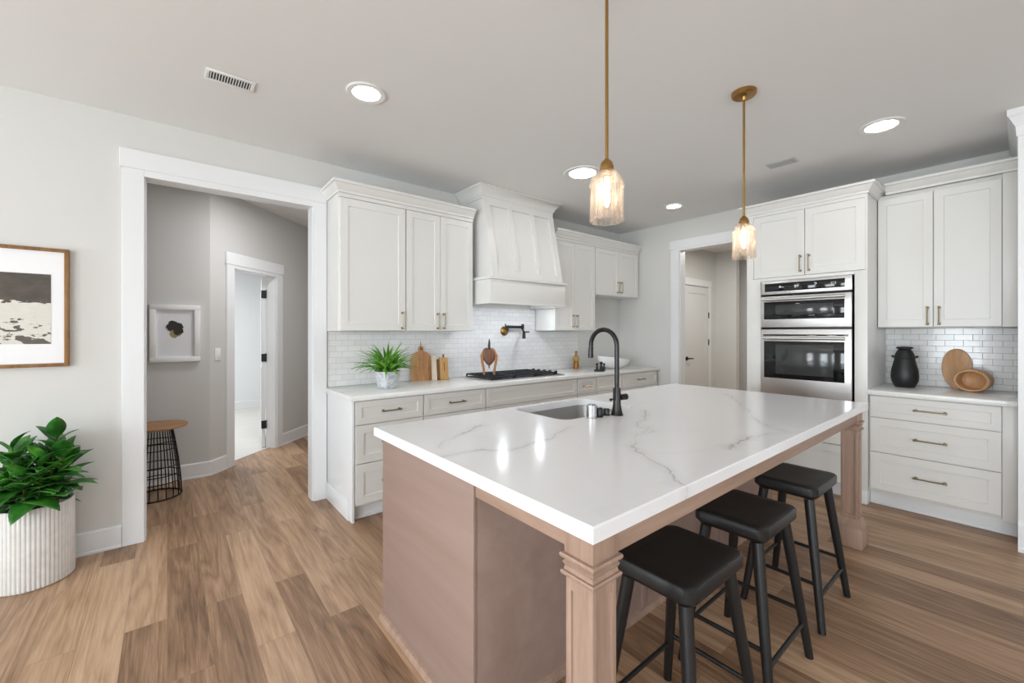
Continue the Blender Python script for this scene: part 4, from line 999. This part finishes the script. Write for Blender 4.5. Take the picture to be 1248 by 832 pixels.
def little(x0, x1, h, y, th, mat, label):
    b = nb(); lm = Matrix.Translation((0, y, Z)) @ Matrix.Rotation(math.radians(-5), 4, 'X')
    box(b, x0, x1, 0, th, 0, h, .004, 2, lm); return tag(obj('wooden_block', b, M[mat]), label, 'board', GB)
little(1.935, 1.985, .235, 3.535, .02, 'board3', 'slim cream wooden block leaning before the arched cutting board')
little(1.988, 2.008, .20, 3.53, .02, 'carved', 'thin dark brown wooden block between the cream and the honey-coloured ones')
t = thing('wooden_block', 'honey-coloured small wooden block with a knob, rightmost beside the arched cutting board', 'board', (2.06, 3.54, Z), GB)
lm = Matrix.Translation((0, 3.525, Z)) @ Matrix.Rotation(math.radians(-5), 4, 'X')
obj('board', box(nb(), 2.012, 2.105, 0, .022, 0, .215, .006, 2, lm), M['board2'], t)
b = nb(); tt = bmesh.new(); lathe(tt, [(.008, 0), (.006, .01), (.010, .02), (.010, .026), (.004, .03)], (2.06, .011, .215), 16); box(tt, 2.055, 2.06, -.004, -.0005, .08, .17, .001); merge(b, tt, lm); obj('knob', b, M['carved'], t)
# oil bottle
t = thing('oil_bottle', 'small amber oil bottle at the right end of the range tiles', 'bottle', (3.96, 3.56, Z))
b = nb(); lathe(b, [(.036, 0), (.040, .006), (.038, .05), (.034, .085), (.036, .10), (.042, .125), (.036, .15), (.018, .165), (.014, .18), (.014, .20)], (3.96, 3.56, Z), 28); obj('bottle', b, M['oil'], t)
b = nb(); lathe(b, [(.0385, 0), (.0430, .028), (.037, .05), (.019, .065)], (3.96, 3.56, Z + .1), 28, capb=False, capt=False); o = obj('shoulder', b, M['bottleglass'], t); o['label'] = 'paler upper glass'
b = nb(); lathe(b, [(.016, 0), (.018, .004), (.016, .02), (.010, .024)], (3.96, 3.56, Z + .2), 20); o = obj('stopper', b, M['carvedleg'], t)
# white bowl
b = nb(); e2 = Matrix.Translation((4.42, 3.33, Z)) @ Matrix.Rotation(math.radians(-6), 4, 'Z') @ Matrix.Diagonal((1.0, .55, 1, 1))
tt = bmesh.new(); lathe(tt, [(.09, 0), (.13, .006), (.20, .04), (.25, .085), (.262, .125), (.256, .127), (.235, .08), (.17, .03), (.05, .014)], (0, 0, 0), 48)
for v in tt.verts: v.co.z *= 1 + .28 * max(-1, min(1, -v.co.x / .26)) * (1 if v.co.z > .03 else 0)
merge(b, tt, e2); tag(obj('serving_bowl', b, M['whitecer']), 'wide white serving bowl at the right end of the range counter', 'bowl')
# small dark cruets
b = nb(); lathe(b, [(.06, 0), (.066, .006), (.066, .014), (.06, .016), (.058, .01)], (3.92, 3.16, Z), 28); tag(obj('tray', b, M['blackcer']), 'small round black dish before the white bowl', 'dish')
GK = 'small black cruets by the white bowl'
for (x, y, h, r, lab) in ((3.895, 3.175, .085, .016, 'slim black cruet, leftmost on the small black dish'), (3.94, 3.15, .10, .02, 'black round-headed cruet on the right of the small black dish'), (4.07, 3.21, .085, .014, 'slim black cruet standing against the white bowl')):
    z0 = Z + (.0105 if x < 4 else 0)
    b = nb(); lathe(b, [(r, 0), (r * 1.05, .004), (r * .9, h * .45), (r * .5, h * .62), (r * .95, h * .78), (r * .95, h * .92), (r * .4, h)], (x, y, z0), 20); tag(obj('cruet', b, M['blackcer']), lab, 'cruet', GK)

# ================================================================== things on the right counter
jx, jy = 4.76, .632
t = thing('jug', 'matte black lidded jug on the short counter at the far right', 'jug', (jx, jy, Z))
b = nb(); lathe(b, [(.060, 0), (.066, .006), (.084, .05), (.089, .09), (.085, .14), (.072, .20), (.064, .235)], (jx, jy, Z), 40); obj('body', b, M['blackcer'], t)
b = nb(); lathe(b, [(.066, 0), (.068, .006), (.065, .014), (.058, .042), (.048, .066), (.040, .075)], (jx, jy, Z + .2355), 40); obj('collar', b, M['blackcer'], t)
b = nb(); lathe(b, [(.038, 0), (.040, .004), (.054, .010), (.055, .018), (.046, .024), (.012, .026)], (jx, jy, Z + .311), 32); obj('lid', b, M['blackcer'], t)
for s_ in (-1, 1):
    b = nb(); q = Vector((.6 * s_ * -.2, s_, 0)).normalized(); tube(b, [Vector((jx, jy, Z + .25)) + q * .060, Vector((jx, jy, Z + .252)) + q * .074, Vector((jx, jy, Z + .262)) + q * .079], [.011, .010, .008], 10); obj('lug', b, M['blackcer'], t)
# leaning oval board and oval wooden vessel
t = None
b = nb(); lm = Matrix.Translation((4.925, .335, Z)) @ Matrix.Rotation(math.radians(7), 4, 'Y')
prof = []
for k in range(40):
    a = 2 * PI * k / 40; x = .085 * math.cos(a); z = .16 + .165 * math.sin(a)
    if z < .03: x *= .9
    prof.append((x * (1.0 + .12 * math.sin(a)) + (-.012 + .0), max(0, z)))
tt = bmesh.new()
rings = []
for y, k_ in ((0, .965), (.003, 1.0), (.015, 1.0), (.018, .965)):
    rings.append([tt.verts.new((y, -x * k_, .16 + (z - .16) * k_ if z > .001 else z)) for x, z in prof])
for A, B in zip(rings, rings[1:]):
    for k in range(len(A)): tt.faces.new((A[k], A[(k + 1) % len(A)], B[(k + 1) % len(A)], B[k]))
tt.faces.new(rings[0][::-1]); tt.faces.new(rings[-1]); merge(b, tt, lm)
tag(obj('cutting_board', b, M['beech']), 'oval beech board leaning on the tiles at the far right', 'cutting board')
b = nb(); vm = Matrix.Translation((4.79, .245, Z + .0865)) @ Matrix.Rotation(math.radians(-12), 4, 'Z') @ Matrix.Rotation(-PI / 2, 4, 'Y') @ Matrix.Diagonal((.86, 1.0, 1, 1))
tt = bmesh.new(); lathe(tt, [(.085, -.075), (.092, -.065), (.10, 0), (.099, .055), (.094, .06), (.082, .058), (.080, .03), (.074, -.03), (.05, -.048), (.01, -.052)], (0, 0, 0), 48)
merge(b, tt, vm)
tag(obj('wooden_bowl', b, M['beech']), 'oval hollow wooden bowl lying on its side before the oval board', 'bowl')
